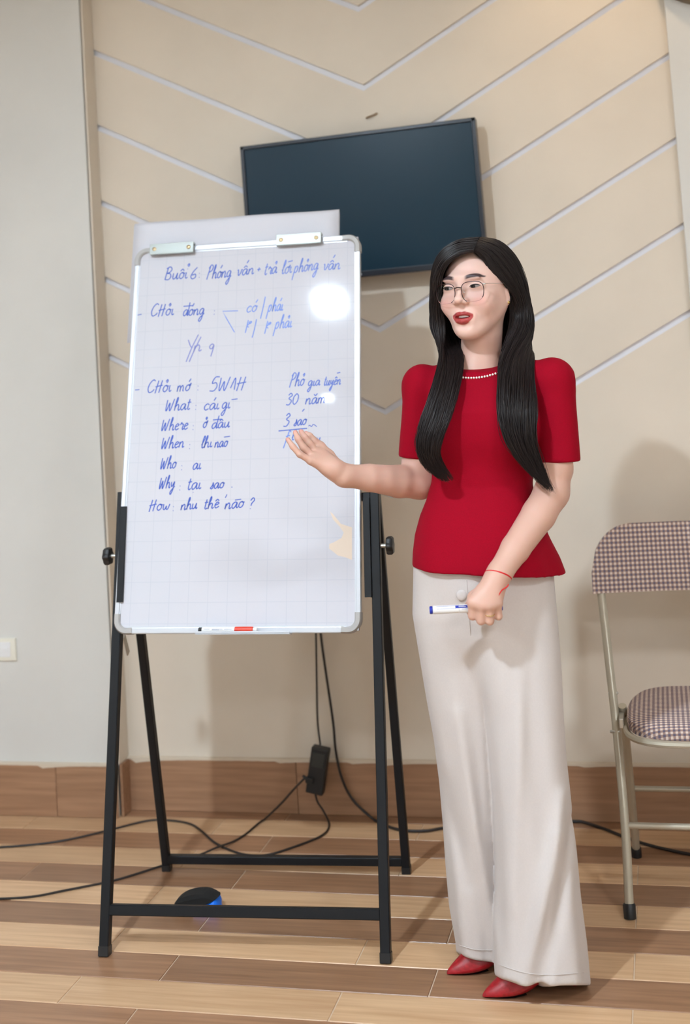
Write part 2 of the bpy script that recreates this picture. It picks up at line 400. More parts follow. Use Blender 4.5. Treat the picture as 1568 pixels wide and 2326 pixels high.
# gingham fabric
M_check = mat('checked_fabric', (.5, .45, .42), .85)
tc = nd(M_check, 'ShaderNodeTexCoord'); sx = nd(M_check, 'ShaderNodeSeparateXYZ'); ln(M_check, tc.outputs['UV'], sx.inputs[0])
def stripe(out):
    ml = nd(M_check, 'ShaderNodeMath', operation='MULTIPLY'); ml.inputs[1].default_value = 1/.0118; ln(M_check, out, ml.inputs[0])
    fr = nd(M_check, 'ShaderNodeMath', operation='FRACT'); ln(M_check, ml.outputs[0], fr.inputs[0])
    gt = nd(M_check, 'ShaderNodeMath', operation='GREATER_THAN'); gt.inputs[1].default_value = .5; ln(M_check, fr.outputs[0], gt.inputs[0]); return gt.outputs[0]
s1, s2 = stripe(sx.outputs[0]), stripe(sx.outputs[1])
ad_ = nd(M_check, 'ShaderNodeMath', operation='ADD'); ln(M_check, s1, ad_.inputs[0]); ln(M_check, s2, ad_.inputs[1])
hf = nd(M_check, 'ShaderNodeMath', operation='MULTIPLY'); hf.inputs[1].default_value = .5; ln(M_check, ad_.outputs[0], hf.inputs[0])
rp = nd(M_check, 'ShaderNodeValToRGB'); rp.color_ramp.elements[0].color = (*lin((222, 206, 196)), 1); rp.color_ramp.elements[1].color = (*lin((106, 98, 116)), 1)
em_ = rp.color_ramp.elements.new(.5); em_.color = (*lin((164, 138, 130)), 1)
ln(M_check, hf.outputs[0], rp.inputs['Fac']); ln(M_check, rp.outputs[0], bsdf(M_check).inputs['Base Color'])
def uvmap(o, fn):
    uv = o.data.uv_layers.new(name='UVMap')
    for l in o.data.loops: uv.data[l.index].uv = fn(o.data.vertices[l.vertex_index].co)
# backrest pad: curved slab with rounded upper corners
n, k = 40, 12; V = []
for side in (0, 1):
    for i in range(n+1):
        u = -1+2*i/n; x = u*(HW+.047); c = max(0, abs(u)-.58)/.42; ztop = .891-.118*(1-math.sqrt(max(0, 1-c*c))); zb = .720
        for j in range(k+1):
            v = j/k; z = zb+(ztop-zb)*v; bul = (1-abs(2*v-1)**4)*(1-abs(u)**8); yc = .30+(z-.70)*.42+.030*(1-u*u)
            V.append((x, yc-.004+(-.012-.010*bul if side == 0 else .014+.006*bul), z))
S = (n+1)*(k+1); Fc = []
for i in range(n):
    for j in range(k):
        a = i*(k+1)+j; q = (a, a+1, a+k+2, a+k+1); Fc.append(q); Fc.append(tuple(S+z for z in q[::-1]))
rim = [i*(k+1) for i in range(n+1)]+[n*(k+1)+j for j in range(1, k+1)]+[i*(k+1)+k for i in range(n-1, -1, -1)]+[j for j in range(k-1, 0, -1)]
Fc += [(rim[i], rim[(i+1) % len(rim)], S+rim[(i+1) % len(rim)], S+rim[i]) for i in range(len(rim))]
bk = MB().add(V, Fc).build('backrest', M_check, ch, True); uvmap(bk, lambda c: (c.x, c.z))
# seat cushion: rounded pad
def pad(nr=10, ns=48):
    V = []; Fc = []
    lev = [(-.022, .93), (-.018, .985), (-.006, 1.), (.008, .985), (.016, .93), (.022, .80), (.026, .55), (.027, .25)]
    for z, s in lev:
        for i in range(ns):
            t = 2*math.pi*i/ns; c_, s_ = math.cos(t), math.sin(t); e_ = .55
            x = .190*s*math.copysign(abs(c_)**e_, c_); y = .19*s*math.copysign(abs(s_)**e_, s_)
            V.append((x*(1-.10*(y/.19 > 0)*abs(y/.19)), y, z))
    L_ = len(lev)
    for a in range(L_-1):
        for i in range(ns): Fc.append((a*ns+i, a*ns+(i+1) % ns, (a+1)*ns+(i+1) % ns, (a+1)*ns+i))
    Fc += [tuple(range(ns))[::-1], tuple((L_-1)*ns+i for i in range(ns))]
    return V, Fc
V, Fc = pad(); st_ = MB().add(V, Fc).build('seat', M_check, ch, True); st_.location = (0, .145, .452); uvmap(st_, lambda c: (c.x, c.y+c.z))
rimP = []
for i in range(49):
    t = 2*math.pi*i/48; c_, s_ = math.cos(t), math.sin(t); e_ = .55
    rimP.append((.192*math.copysign(abs(c_)**e_, c_), .145+.192*math.copysign(abs(s_)**e_, s_), .425))
MB().tube(rimP, .0085, 8).build('seat_frame', M_beigemetal, ch, True)
tag(ch, 'folding metal chair with checked fabric seat and backrest', 'chair')

# ================================================================ easel with the whiteboard
EC = np.array([-1.06904, -.93257, 0]); EYAW = math.radians(3.3587)
ea = empty('flipchart_easel', EC, EYAW)
LEAN = math.atan2(.27, 1.07); LW = .345; cl, sl_ = math.cos(LEAN), math.sin(LEAN)
UPv = np.array([0, sl_, cl]); NNv = np.array([0, -cl, sl_])
LEGL = 1.108
REAR = np.array([-.018, .4985, 0])
for s in (-1, 1):
    base = np.array([s*LW, 0, .004]); top = base+UPv*LEGL
    lg = MB().beam(base, top, .024, .024, (1, 0, 0)).build('front_leg', M_black, ea)
    MB().beam(base-np.array([0, 0, .0035]), base+UPv*.018, .0265, .0265, (1, 0, 0)).build('foot_cap', M_bplast, lg)
    rb = REAR+np.array([s*.341, 0, .004]); rt = UPv*(LEGL-.03)+np.array([s*(LW-.001), .024, 0])
    rl = MB().beam(rb, rt, .022, .022, (1, 0, 0)).build('rear_leg', M_black, ea)
    MB().beam(rb-np.array([0, 0, .0035]), rb+(rt-rb)/np.linalg.norm(rt-rb)*.016, .0245, .0245, (1, 0, 0)).build('foot_cap', M_bplast, rl)
    # knob with lobes on its threaded stud
    kc = UPv*.945+np.array([s*(LW+.012), 0, 0])+NNv*.0
    kn = MB().lathe([(.012, .014), (.0205, .016), (.0225, .020), (.0225, .029), (.019, .033), (.010, .034)], kc, (s, 0, 0), n=48, mod=lambda t: 1+.09*math.cos(6*t)).build('knob', M_bplast, ea, True)
    MB().lathe([(.0055, 0), (.0055, .016)], kc, (s, 0, 0), n=12).build('stud', M_chrome, kn, True)
    # steel hinge strap between the legs
    hc = UPv*.735+np.array([s*(LW-.002), .04, -.005])
    MB().beam(hc, hc+np.array([0, .025, -.05]), .003, .018, (1, 0, 0), .0005).build('hinge_strap', M_chrome, ea)
MB().beam(UPv*.100+np.array([-LW+.012, 0, 0]), UPv*.100+np.array([LW-.012, 0, 0]), .024, .024, NNv).build('front_crossbar', M_black, ea)
MB().beam(REAR+np.array([-.331, -.006, .033]), REAR+np.array([.331, -.006, .033]), .022, .022, (0, 0, 1)).build('rear_crossbar', M_black, ea)
MB().beam(UPv*1.07+np.array([-LW+.012, .012, 0]), UPv*1.07+np.array([LW-.012, .012, 0]), .02, .02, NNv).build('top_crossbar', M_black, ea)
for s, x, y0, y1 in ((-1, -.336, .824, 1.072), (1, .325, .818, 1.066)):
    p0 = UPv*y0+NNv*.0165+np.array([x, 0, 0]); p1 = UPv*y1+NNv*.0165+np.array([x, 0, 0])
    MB().beam(p0, p1, .018, .006, (1, 0, 0), .001).beam(p0-NNv*.02+np.array([s*.007, 0, 0]), p1-NNv*.02+np.array([s*.007, 0, 0]), .004, .036, (1, 0, 0), .001).build('board_bracket', M_black, ea)
# ---- the board: local x along its width, y up its face, z out of its face
BROLL = -.019
BX = np.array([math.cos(BROLL), 0, 0])+UPv*math.sin(BROLL); BY = UPv*math.cos(BROLL)-np.array([math.sin(BROLL), 0, 0])
bmat = Matrix.Identity(4)
BO = np.array([-.0135, 0, 0])+UPv*1.2675
for i in range(3):
    bmat[i][0] = BX[i]; bmat[i][1] = BY[i]; bmat[i][2] = NNv[i]; bmat[i][3] = BO[i]
HB, WB = .5290, .3270      # half height and half width
M_board = mat('whiteboard_enamel', lin((222, 223, 232)), .04, spec=.5, Coat_Weight=.3, Coat_Roughness=.03)
tc = nd(M_board, 'ShaderNodeTexCoord'); sx = nd(M_board, 'ShaderNodeSeparateXYZ'); ln(M_board, tc.outputs['Object'], sx.inputs[0]); gl = []
for o_, ofs in ((sx.outputs[0], .012), (sx.outputs[1], .02)):
    a1 = nd(M_board, 'ShaderNodeMath', operation='ADD'); a1.inputs[1].default_value = 5+ofs; ln(M_board, o_, a1.inputs[0])
    a2 = nd(M_board, 'ShaderNodeMath', operation='DIVIDE'); a2.inputs[1].default_value = .0525; ln(M_board, a1.outputs[0], a2.inputs[0])
    a3 = nd(M_board, 'ShaderNodeMath', operation='FRACT'); ln(M_board, a2.outputs[0], a3.inputs[0])
    a4 = nd(M_board, 'ShaderNodeMath', operation='LESS_THAN'); a4.inputs[1].default_value = .03; ln(M_board, a3.outputs[0], a4.inputs[0]); gl.append(a4.outputs[0])
mx = nd(M_board, 'ShaderNodeMath', operation='MAXIMUM'); ln(M_board, gl[0], mx.inputs[0]); ln(M_board, gl[1], mx.inputs[1])
mc = nd(M_board, 'ShaderNodeMix', data_type='RGBA'); mc.inputs[6].default_value = (*lin((206, 206, 214)), 1); mc.inputs[7].default_value = (*lin((196, 198, 208)), 1)
ln(M_board, mx.outputs[0], mc.inputs[0]); ln(M_board, mc.outputs[2], bsdf(M_board).inputs['Base Color'])
bd = MB().box((0, 0, .006), (WB-.006, HB-.006, .006)).build('board', M_board, ea); bd.matrix_local = bmat
FZ = .012       # writing face
def rail(name, c, h): return MB().box(c, h, ch=.0025).build(name, M_alu, bd)
for s in (-1, 1):
    r1 = rail('frame_rail', (s*(WB-.006), 0, .0075), (.006, HB-.035, .0095))
    r2 = rail('frame_rail', (0, s*(HB-.008), .0075), (WB-.035, .008, .0095))
    for r_, c, h in ((r1, (s*(WB-.0135), 0, .0115), (.0018, HB-.036, .0022)), (r2, (0, s*(HB-.0175), .0115), (WB-.036, .0018, .0022))):
        MB().box(c, h).build('frame_lip', M_alu, bd)
def corner(sx, sy):
    # quarter-round plastic cap: swept arc joining the two rails
    R0 = .034; cx, cy = sx*(WB-R0), sy*(HB-R0); P = [(sx*(WB-.0068), sy*(HB-.050))]
    for i in range(9):
        t = math.pi/2*i/8; P.append((cx+sx*(R0-.0068)*math.cos(t), cy+sy*(R0-.0068)*math.sin(t)))
    P.append((sx*(WB-.050), sy*(HB-.0075)))
    V = []; prof = [(-.0085, -.003), (-.0085, .016), (-.005, .0195), (.005, .0195), (.0085, .014), (.0085, -.003)]
    P = np.array(P); T = np.gradient(P, axis=0); T /= np.linalg.norm(T, axis=1)[:, None]
    for p, t in zip(P, T):
        nx, ny = t[1], -t[0]
        if nx*p[0]+ny*p[1] < 0: nx, ny = -nx, -ny
        for a, z in prof: V.append((p[0]+nx*a, p[1]+ny*a, z))
    n = len(prof); k = len(P)
    Fc = [(i*n+j, i*n+(j+1) % n, (i+1)*n+(j+1) % n, (i+1)*n+j) for i in range(k-1) for j in range(n)]+[tuple(range(n))[::-1], tuple((k-1)*n+j for j in range(n))]
    MB().add(V, Fc).build('corner_cap', M_grey, bd, True)
for sx_ in (-1, 1):
    for sy_ in (-1, 1): corner(sx_, sy_)
BW = np.array(ea.matrix_basis.to_3x3()) if False else None
cy_, sy_ = math.cos(EYAW), math.sin(EYAW)
EROT = np.array([[cy_, -sy_, 0], [sy_, cy_, 0], [0, 0, 1]])
wBX, wBY, wNN, wBO = EROT@BX, EROT@BY, EROT@NNv, EROT@BO+EC
def bpx(px, py, z=FZ):
    p = on_plane(px, py, wBO+wNN*z, wNN)-wBO
    return np.array([np.dot(p, wBX), np.dot(p, wBY)])
# paper clips at the top
for xa, xb, ya in ((345, 444, 567), (631, 733, 546)):
    A, B_ = bpx(xa, ya+6), bpx(xb, ya-2); c = (A+B_)/2; hw = (B_[0]-A[0])/2
    z = FZ
    MB().box((c[0], c[1]+.014, z+.009), (hw, .003, .0095), ch=.001).box((c[0], c[1], z+.0165), (hw, .0135, .0022), ch=.0012).box((c[0], c[1]-.0125, z+.0145), (hw-.001, .0022, .0045), ch=.001).build('clip', M_clip, bd)
    for s in (-1, 1): MB().lathe([(.0062, 0), (.0058, .0018), (.003, .0028)], (c[0]+s*hw*.78, c[1]+.001, z+.0186), (0, 0, 1), n=12).build('clip_rivet', M_brass, bd, True)
# narrow pen ledge along the lower rail
A, B_ = bpx(446, 1441, .03), bpx(660, 1441, .03)
MB().box(((A[0]+B_[0])/2, -HB-.001, .028), ((B_[0]-A[0])/2, .0018, .013)).box(((A[0]+B_[0])/2, -HB+.002, .040), ((B_[0]-A[0])/2, .003, .001)).build('pen_ledge', M_alu, bd)
# flat beige patch just proud of the writing face
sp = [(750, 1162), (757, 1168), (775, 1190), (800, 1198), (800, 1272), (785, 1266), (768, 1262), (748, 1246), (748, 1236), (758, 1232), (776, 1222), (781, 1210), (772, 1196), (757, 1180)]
V = [(*bpx(x, y), FZ+.0003) for x, y in sp]; mesh('beige_patch', V, [list(range(len(V)))], M_beige, bd)
# red film line along the left frame
# ---- handwriting
G = {}
def g(ch_, wd, *strokes): G[ch_] = (wd, [np.array(s, float) for s in strokes])
g('a', 1.0, [(.82, .85), (.5, 1), (.15, .75), (.08, .3), (.3, 0), (.6, .25), (.82, .9), (.80, .3), (.92, .02), (1.1, .2)])
g('c', .8, [(.8, .8), (.5, 1), (.15, .7), (.12, .25), (.4, 0), (.8, .2)])
g('e', .85, [(.1, .5), (.5, .6), (.75, .8), (.5, 1), (.2, .75), (.15, .3), (.4, 0), (.85, .25)])
g('g', 1.0, [(.82, .85), (.5, 1), (.15, .75), (.1, .3), (.35, .05), (.65, .3), (.82, .9), (.75, -.5), (.45, -1.1), (.2, -.85), (.5, -.35), (1.05, .2)])
g('h', .95, [(.05, .6), (.35, 1.6), (.30, 2.1), (.15, 1.7), (.10, 0), (.15, .55), (.5, .95), (.7, .7), (.7, .15), (.85, .0), (1.0, .2)])
g('i', .45, [(.15, .95), (.13, .25), (.3, 0), (.5, .2)])
g('k', .9, [(.2, 1.2), (.15, -.5)], [(.75, .9), (.2, .45), (.5, .2)])
g('l', .5, [(.05, .5), (.45, 1.6), (.35, 2.1), (.2, 1.6), (.18, .3), (.35, 0), (.55, .2)])
g('m', 1.4, [(.1, .95), (.1, 0), (.15, .6), (.4, .95), (.6, .6), (.6, 0), (.65, .6), (.9, .95), (1.1, .6), (1.12, .1), (1.3, .05)])
g('n', 1.0, [(.1, .95), (.08, 0), (.15, .55), (.5, .97), (.72, .7), (.72, .15), (.85, 0), (1.05, .2)])
g('o', .9, [(.55, 1), (.2, .8), (.1, .3), (.4, 0), (.75, .3), (.75, .8), (.5, 1), (.6, .85), (.95, .85)])
g('p', .95, [(.15, 1.0), (.0, -1.1)], [(.12, .6), (.4, 1.0), (.7, .8), (.65, .25), (.35, .0), (.1, .25)])
g('r', .75, [(.1, .75), (.3, 1.15), (.45, .9), (.7, .85), (.6, .2), (.75, 0), (.9, .2)])
g('s', .75, [(.1, .1), (.45, .6), (.5, 1.1), (.65, .6), (.6, .15), (.35, 0), (.15, .15)])
g('t', .6, [(.3, 1.7), (.22, .3), (.4, 0), (.6, .2)], [(.02, 1.15), (.6, 1.2)])
g('u', 1.0, [(.1, .95), (.1, .3), (.3, 0), (.6, .3), (.75, .95), (.75, .2), (.88, 0), (1.05, .2)])
g('v', .85, [(.05, .85), (.2, .95), (.3, .2), (.45, .05), (.7, .5), (.75, .95), (.95, .85)])
g('y', .95, [(.1, .95), (.15, .4), (.4, .2), (.75, .95), (.7, -.3), (.4, -1.1), (.2, -.8), (.5, -.3), (1.0, .2)])
g('q', .8, [(.7, .8), (.45, 1.0), (.15, .75), (.15, .35), (.45, .25), (.7, .8), (.6, .0), (.4, -1.0)])
g('w', 1.2, [(.1, .95), (.15, .2), (.4, .05), (.6, .6), (.65, .1), (.9, .1), (1.1, .9)])
g('B', 1.2, [(.3, 1.9), (.12, 0)], [(.05, 1.75), (.6, 2.0), (.95, 1.6), (.7, 1.15), (.3, 1.0), (.8, .9), (1.0, .4), (.7, 0), (.1, .05)])
g('P', 1.1, [(.35, 1.9), (.1, -.1)], [(.1, 1.6), (.5, 2.1), (.95, 1.85), (.85, 1.3), (.35, 1.0)])
g('C', 1.2, [(1.1, 1.75), (.75, 1.95), (.3, 1.5), (.1, .7), (.4, .05), (.9, .2), (1.15, .5)])
g('H', 1.2, [(.35, 1.8), (.15, -.15)], [(.95, 1.8), (.75, -.1)], [(.0, .85), (1.15, 1.05)])
g('W', 1.5, [(.15, 1.8), (.15, .4), (.3, .05), (.65, 1.3), (.75, .3), (.95, .1), (1.3, 1.9)])
g('Y', 1.0, [(.1, 1.8), (.5, .9), (.95, 1.9)], [(.5, .9), (.2, -.4)])
g('1', .7, [(.05, .3), (.45, 1.7), (.6, .05)])
g('3', .8, [(.15, 1.5), (.45, 1.8), (.7, 1.45), (.3, 1.0), (.75, .6), (.5, .0), (.05, .05)])
g('0', .9, [(.5, 1.7), (.15, 1.2), (.15, .4), (.45, 0), (.8, .5), (.8, 1.3), (.5, 1.7)])
g('5', 1.0, [(1.0, 1.95), (.45, 1.9), (.2, 1.1), (.7, 1.15), (.9, .6), (.6, .05), (.05, .05)])
g('6', .9, [(.8, 1.85), (.35, 1.2), (.1, .4), (.4, 0), (.8, .25), (.7, .75), (.25, .6)])
g('+', .7, [(.35, .9), (.35, .2)], [(.0, .55), (.7, .55)])
g('?', .8, [(.1, 1.4), (.45, 1.8), (.75, 1.4), (.4, .9), (.35, .5)], [(.33, .1), (.36, .0)])
g('f', .7, [(.7, 1.6), (.45, 1.9), (.3, .8), (.1, -.9)], [(.1, 1.0), (.65, 1.1)])
MK = {'^': [[(-.3, 1.2), (0, 1.5), (.3, 1.2)]], "'": [[(.05, 1.45), (.3, 1.95)]], '?': [[(-.1, 1.55), (.1, 1.85), (.22, 1.6), (.05, 1.35)]], '-': [[(-.1, 1.75), (.8, 1.85)]],
      'u': [[(-.3, 1.6), (0, 1.35), (.3, 1.65)]], '+': [[(.3, .95), (.5, 1.2), (.45, .9)]], 'd': [[(-.45, 1.55), (.5, 1.6)]], '.': [[(0, -.45), (.05, -.5)]], '\u00b7': [[(.0, 1.45), (.05, 1.5)]], '`': [[(-.3, 1.9), (0, 1.5)]], 'o': [[(.1, 1.0), (.0, .8), (.2, .7), (.35, .9), (.15, 1.0)]]}
def ribbon(b, P, hw, z):
    P = np.asarray(P); T = np.gradient(P, axis=0); T /= np.linalg.norm(T, axis=1)[:, None]+1e-9
    Nn = np.stack([-T[:, 1], T[:, 0]], 1)*hw; V = [(*p, z) for p in P+Nn]+[(*p, z) for p in P-Nn]; n = len(P)
    b.add(V, [(i, i+1, n+i+1, n+i) for i in range(n-1)])
class Line:
    def __init__(s, M=M_ink): s.b = MB(); s.M = M; s.z = FZ+.00035; s.inw = False
    def px(s, P, hw=1.3, smooth=True):
        P = catmull(P, 6) if smooth and len(P) > 2 else np.array(P, float)
        s.z += .000004
        ribbon(s.b, [bpx(*p) for p in P], hw*.00112, s.z)
        if not s.inw: s.flush('pen_stroke')
        return s
    def flush(s, name):
        if s.b.V: s.b.build(name, s.M, bd, fix=False)
        s.b = MB()
    def word(s, txt, x0, y0, x1, y1, xh, marks=(), slant=.22, hw=1.3):
        adv = [0]
        for c in txt: adv.append(adv[-1]+G[c][0]+.08)
        W = adv[-1]; k = (x1-x0)/W; d = np.array([x1-x0, y1-y0])/W
        def tr(P, a): P = np.asarray(P, float); return [(x0+(a+p[0])*d[0]+p[1]*xh*slant, y0+(a+p[0])*d[1]-p[1]*xh) for p in P]
        s.inw = True
        for c, a in zip(txt, adv):
            for stx in G[c][1]: s.px(tr(stx, a), hw)
        for i, mk in marks:
            for m_ in mk:
                for stx in MK[m_]: s.px(tr([(p[0]+.45*G[txt[i]][0], p[1]+(.45 if m_ in "'?`-" and len(mk) > 1 else 0)) for p in stx], adv[i]), hw)
        s.inw = False; s.flush('handwritten_word'); return s
    def colon(s, x, y, dy=9):
        s.px([(x, y), (x+.6, y+2)], .8, False); s.px([(x-.6, y+dy), (x, y+dy+2)], .8, False); return s
    def done(s): pass
L_ = Line(); L_.word('Buoi', 373, 636, 426, 632, 14.5, [(2, '^'), (3, '\u00b7?')]).word('6', 431, 634, 446, 633, 14).colon(453, 620)
L_.word('Phong', 469, 634, 525, 629, 15, [(2, "'")]).word('van', 537, 627, 577, 622, 14, [(1, "^'")]).word('+', 583, 619, 592, 618, 12).word('tra', 599, 625, 629, 620, 15, [(2, '?')])
L_.word('loi', 639, 623, 663, 619, 15, [(1, '-'), (1, '+')]).word('phong', 667, 620, 723, 612, 15, [(2, '?')]).word('van', 733, 614, 773, 611, 14, [(1, "^'")]).done()
L_ = Line(); L_.px([(307, 717), (322, 714)], 1, False).word('CHoi', 341, 719, 395, 715, 14.5, [(2, '?')]).word('dong'.replace('d', 'a'), 415, 718, 464, 714, 14, [(1, "'")])
L_.px([(426, 716), (429, 703), (432, 687)]).px([(417, 696), (440, 694)]).colon(487, 705, 8).done()
L_ = Line(M_ink2); L_.px([(541, 706), (506, 707), (514, 722), (533, 755)], 1.1, False).word('co', 559, 710, 584, 707, 14, [(1, "'")]).px([(603, 674), (599, 694), (592, 724)]).word('phai', 608, 708, 643, 705, 15, [(2, "'")]).done()
L_ = Line(M_ink2); L_.word('k', 557, 748, 572, 746, 17, [(0, 'o')]).px([(583, 725), (579, 745), (573, 767)]).word('k', 601, 750, 616, 748, 17, [(0, 'o')]).word('phai', 624, 747, 663, 743, 15, [(2, '?')]).done()
L_ = Line(mat('violet_blue_ink', lin((112, 118, 188)), .4)); L_.px([(428, 772), (432, 784), (435, 789)]).px([(451, 760), (436, 790), (423, 822)]).px([(457, 765), (442, 795), (430, 822)]).word('n', 439, 799, 458, 797, 15).word('q', 474, 796, 488, 795, 14, slant=.1).done()
L_ = Line(); L_.px([(307, 886), (317, 885)], 1, False).word('CHoi', 333, 893, 389, 889, 15, [(2, '?')]).word('mo', 401, 890, 432, 887, 14, [(1, "'"), (1, '+')]).colon(450, 876).word('5W1H', 475, 889, 558, 885, 16.5).done()
L_ = Line(); L_.word('Pho', 657, 879, 691, 875, 15, [(2, '?')]).word('gia', 699, 877, 727, 875, 12).word('tuyen', 735, 876, 774, 873, 12, [(3, '^-')]).done()
L_ = Line(); L_.word('30', 649, 920, 677, 918, 14.5).word('nam', 693, 919, 740, 915, 14, [(1, 'u')]).px([(692, 929), (689, 932), (687, 935)]).done()
L_ = Line(); L_.word('What', 374, 934, 432, 930, 14).colon(445, 920).word('cai', 462, 932, 498, 929, 14, [(1, "'")]).word('gi', 503, 929, 523, 927, 14).px([(526, 908), (540, 906)], 1.1, False).done()
L_ = Line(); L_.word('3', 643, 969, 657, 967, 16).word('sao', 666, 968, 696, 964, 13).px([(633, 979), (665, 976), (698, 973)]).px([(701, 968), (704, 966), (708, 969), (712, 964), (720, 969)], .9).done()
L_ = Line(M_ink2); L_.word('f', 645, 1006, 658, 1004, 14).word('l', 662, 1000, 668, 999, 9).word('ou', 710, 1006, 728, 1004, 11).done()
L_ = Line(); L_.word('Where', 365, 979, 427, 975, 14).colon(439, 966).word('o', 460, 972, 470, 971, 13, [(0, '?'), (0, '+')]).word('aau', 480, 974, 522, 970, 13, [(1, '^')]).px([(491, 972), (494, 960), (498, 944)]).px([(484, 954), (505, 952)]).done()
L_ = Line(); L_.word('When', 365, 1020, 418, 1016, 14).colon(431, 1009).word('lhi', 456, 1018, 482, 1015, 13).word('nao', 487, 1017, 517, 1014, 13).px([(509, 993), (523, 991)], 1.1, False).done()
L_ = Line(); L_.word('Who', 363, 1066, 400, 1063, 14).colon(413, 1057).word('ai', 437, 1067, 457, 1065, 14).done()
L_ = Line(); L_.word('Why', 360, 1111, 397, 1107, 14).colon(409, 1103).word('tai', 424, 1113, 457, 1110, 15, [(1, '.')]).word('sao', 476, 1111, 509, 1108, 13).px([(526, 1106), (528, 1107)], 1, False).done()
L_ = Line(); L_.word('How', 337, 1161, 386, 1157, 14).colon(394, 1150).word('nhu', 410, 1159, 448, 1155, 13).word('the', 462, 1157, 498, 1153, 13, [(2, '^')]).px([(516, 1123), (512, 1131)], 1.1, False).word('nao', 510, 1157, 554, 1152, 14).px([(534, 1136), (548, 1134)], 1.1, False).word('?', 564, 1157, 576, 1155, 14).done()
tag(ea, 'black metal easel holding a whiteboard covered in blue handwriting', 'easel')

# ---- flipchart paper hanging behind the board
pp = empty('paper_sheet', EC, EYAW)
zc = -.004; V = []
xa, xb = bpx(305, 505, zc)[0], bpx(770, 475, zc)[0]; yt = bpx(540, 490, zc)[1]
prof = [(yt-.36, -.0035), (yt-.15, -.0035), (yt-.03, -.004), (yt-.012, -.003), (yt, -.009), (yt+.0005, -.012), (yt-.012, -.016), (yt-.30, -.015)]
nx = 14
for y, z in prof:
    for i in range(nx+1):
        x = xa+(xb-xa)*i/nx; q = BO+BX*x+BY*(y+.0012*math.sin(i*.9))+NNv*(z-.0005+.0008*math.sin(i*1.3+y*9)*(y > yt-.1)); V.append(q)
Fc = [(r*(nx+1)+i, r*(nx+1)+i+1, (r+1)*(nx+1)+i+1, (r+1)*(nx+1)+i) for r in range(len(prof)-1) for i in range(nx)]
o = mesh('sheet', V, Fc, M_paper, pp, True)
sm = o.modifiers.new('thickness', 'SOLIDIFY'); sm.thickness = .0003
tag(pp, 'white flipchart paper folded over behind top of the whiteboard', 'paper')
# ---- marker lying on the pen ledge
def marker(name, p0, p1, r, band, label, sections):
    p0 = np.array(p0, float); p1 = np.array(p1, float); Ln = np.linalg.norm(p1-p0); ax = (p1-p0)/Ln
    t = empty(name, p0)
    for nm, M, s0, s1, k in sections:
        L1 = (s1-s0)*Ln
        MB().lathe([(r*k*.86, 0), (r*k, .0012), (r*k, L1-.0012), (r*k*.86, L1)], ax*s0*Ln, ax, n=20).build(nm, M, t, True)
    tag(t, label, 'marker'); return t, ax, Ln
A, B_ = bpx(452, 1433, .028), bpx(585, 1433, .028)
def bw(x, y, z): return wBO+wBX*x+wBY*y+wNN*z
t, ax, Ln = marker('board_marker', bw(A[0], -HB+.0085, .0295), bw(B_[0], -HB+.0085, .0295), .0075, None, 'white marker with red band lying on ledge under the whiteboard',
       [('end_plug', M_bplast, 0, .06, .85), ('barrel', M_white, .06, .62, 1), ('cap', M_red, .62, .93, 1.04), ('cap_tip', M_white, .93, 1, .8)])
for a0, a1, dy in ((.10, .2, .004), (.24, .42, .0035), (.24, .36, -.001), (.45, .58, .003)):
    P = [ax*(a0*Ln)+wNN*.0076+wBY*dy*.4, ax*(a1*Ln)+wNN*.0076+wBY*dy*.4]
    MB().beam(P[0], P[1], .0012, .0004, wBY, .0001).build('print', M_ltext, t)

# ================================================================ the woman
PO = on_z(1165, 2215)
RH = np.array([math.cos(YAW), math.sin(YAW), 0]); FH = np.array([-math.sin(YAW), math.cos(YAW), 0])
pe_ = empty('person', PO, YAW)
def L3(px, py, dy):
    p = on_plane(px, py, PO+FH*dy, FH)-PO
    return np.array([np.dot(p, RH), dy, p[2]])
# ---- signed distance modelling on a graded grid
def smin(a, b, k):
    h = np.clip(.5+.5*(b-a)/k, 0, 1); return b*(1-h)+a*h-k*h*(1-h)
def smax(a, b, k): return -smin(-a, -b, k)
def ell(c, r):
    def f(x, y, z):
        px, py, pz = x-c[0], y-c[1], z-c[2]
        k0 = np.sqrt((px/r[0])**2+(py/r[1])**2+(pz/r[2])**2); k1 = np.sqrt((px/r[0]**2)**2+(py/r[1]**2)**2+(pz/r[2]**2)**2)+1e-9
        return k0*(k0-1)/k1
    R = max(r); f.bb = (np.array(c)-np.array(r), np.array(c)+np.array(r)); return f
def cap(a, b, ra, rb):
    a = np.array(a, float); b = np.array(b, float); ba = b-a; L2 = ba@ba+1e-12
    def f(x, y, z):
        px, py, pz = x-a[0], y-a[1], z-a[2]
        t = np.clip((px*ba[0]+py*ba[1]+pz*ba[2])/L2, 0, 1)
        return np.sqrt((px-t*ba[0])**2+(py-t*ba[1])**2+(pz-t*ba[2])**2)-(ra+(rb-ra)*t)
    R = max(ra, rb); f.bb = (np.minimum(a, b)-R, np.maximum(a, b)+R); return f
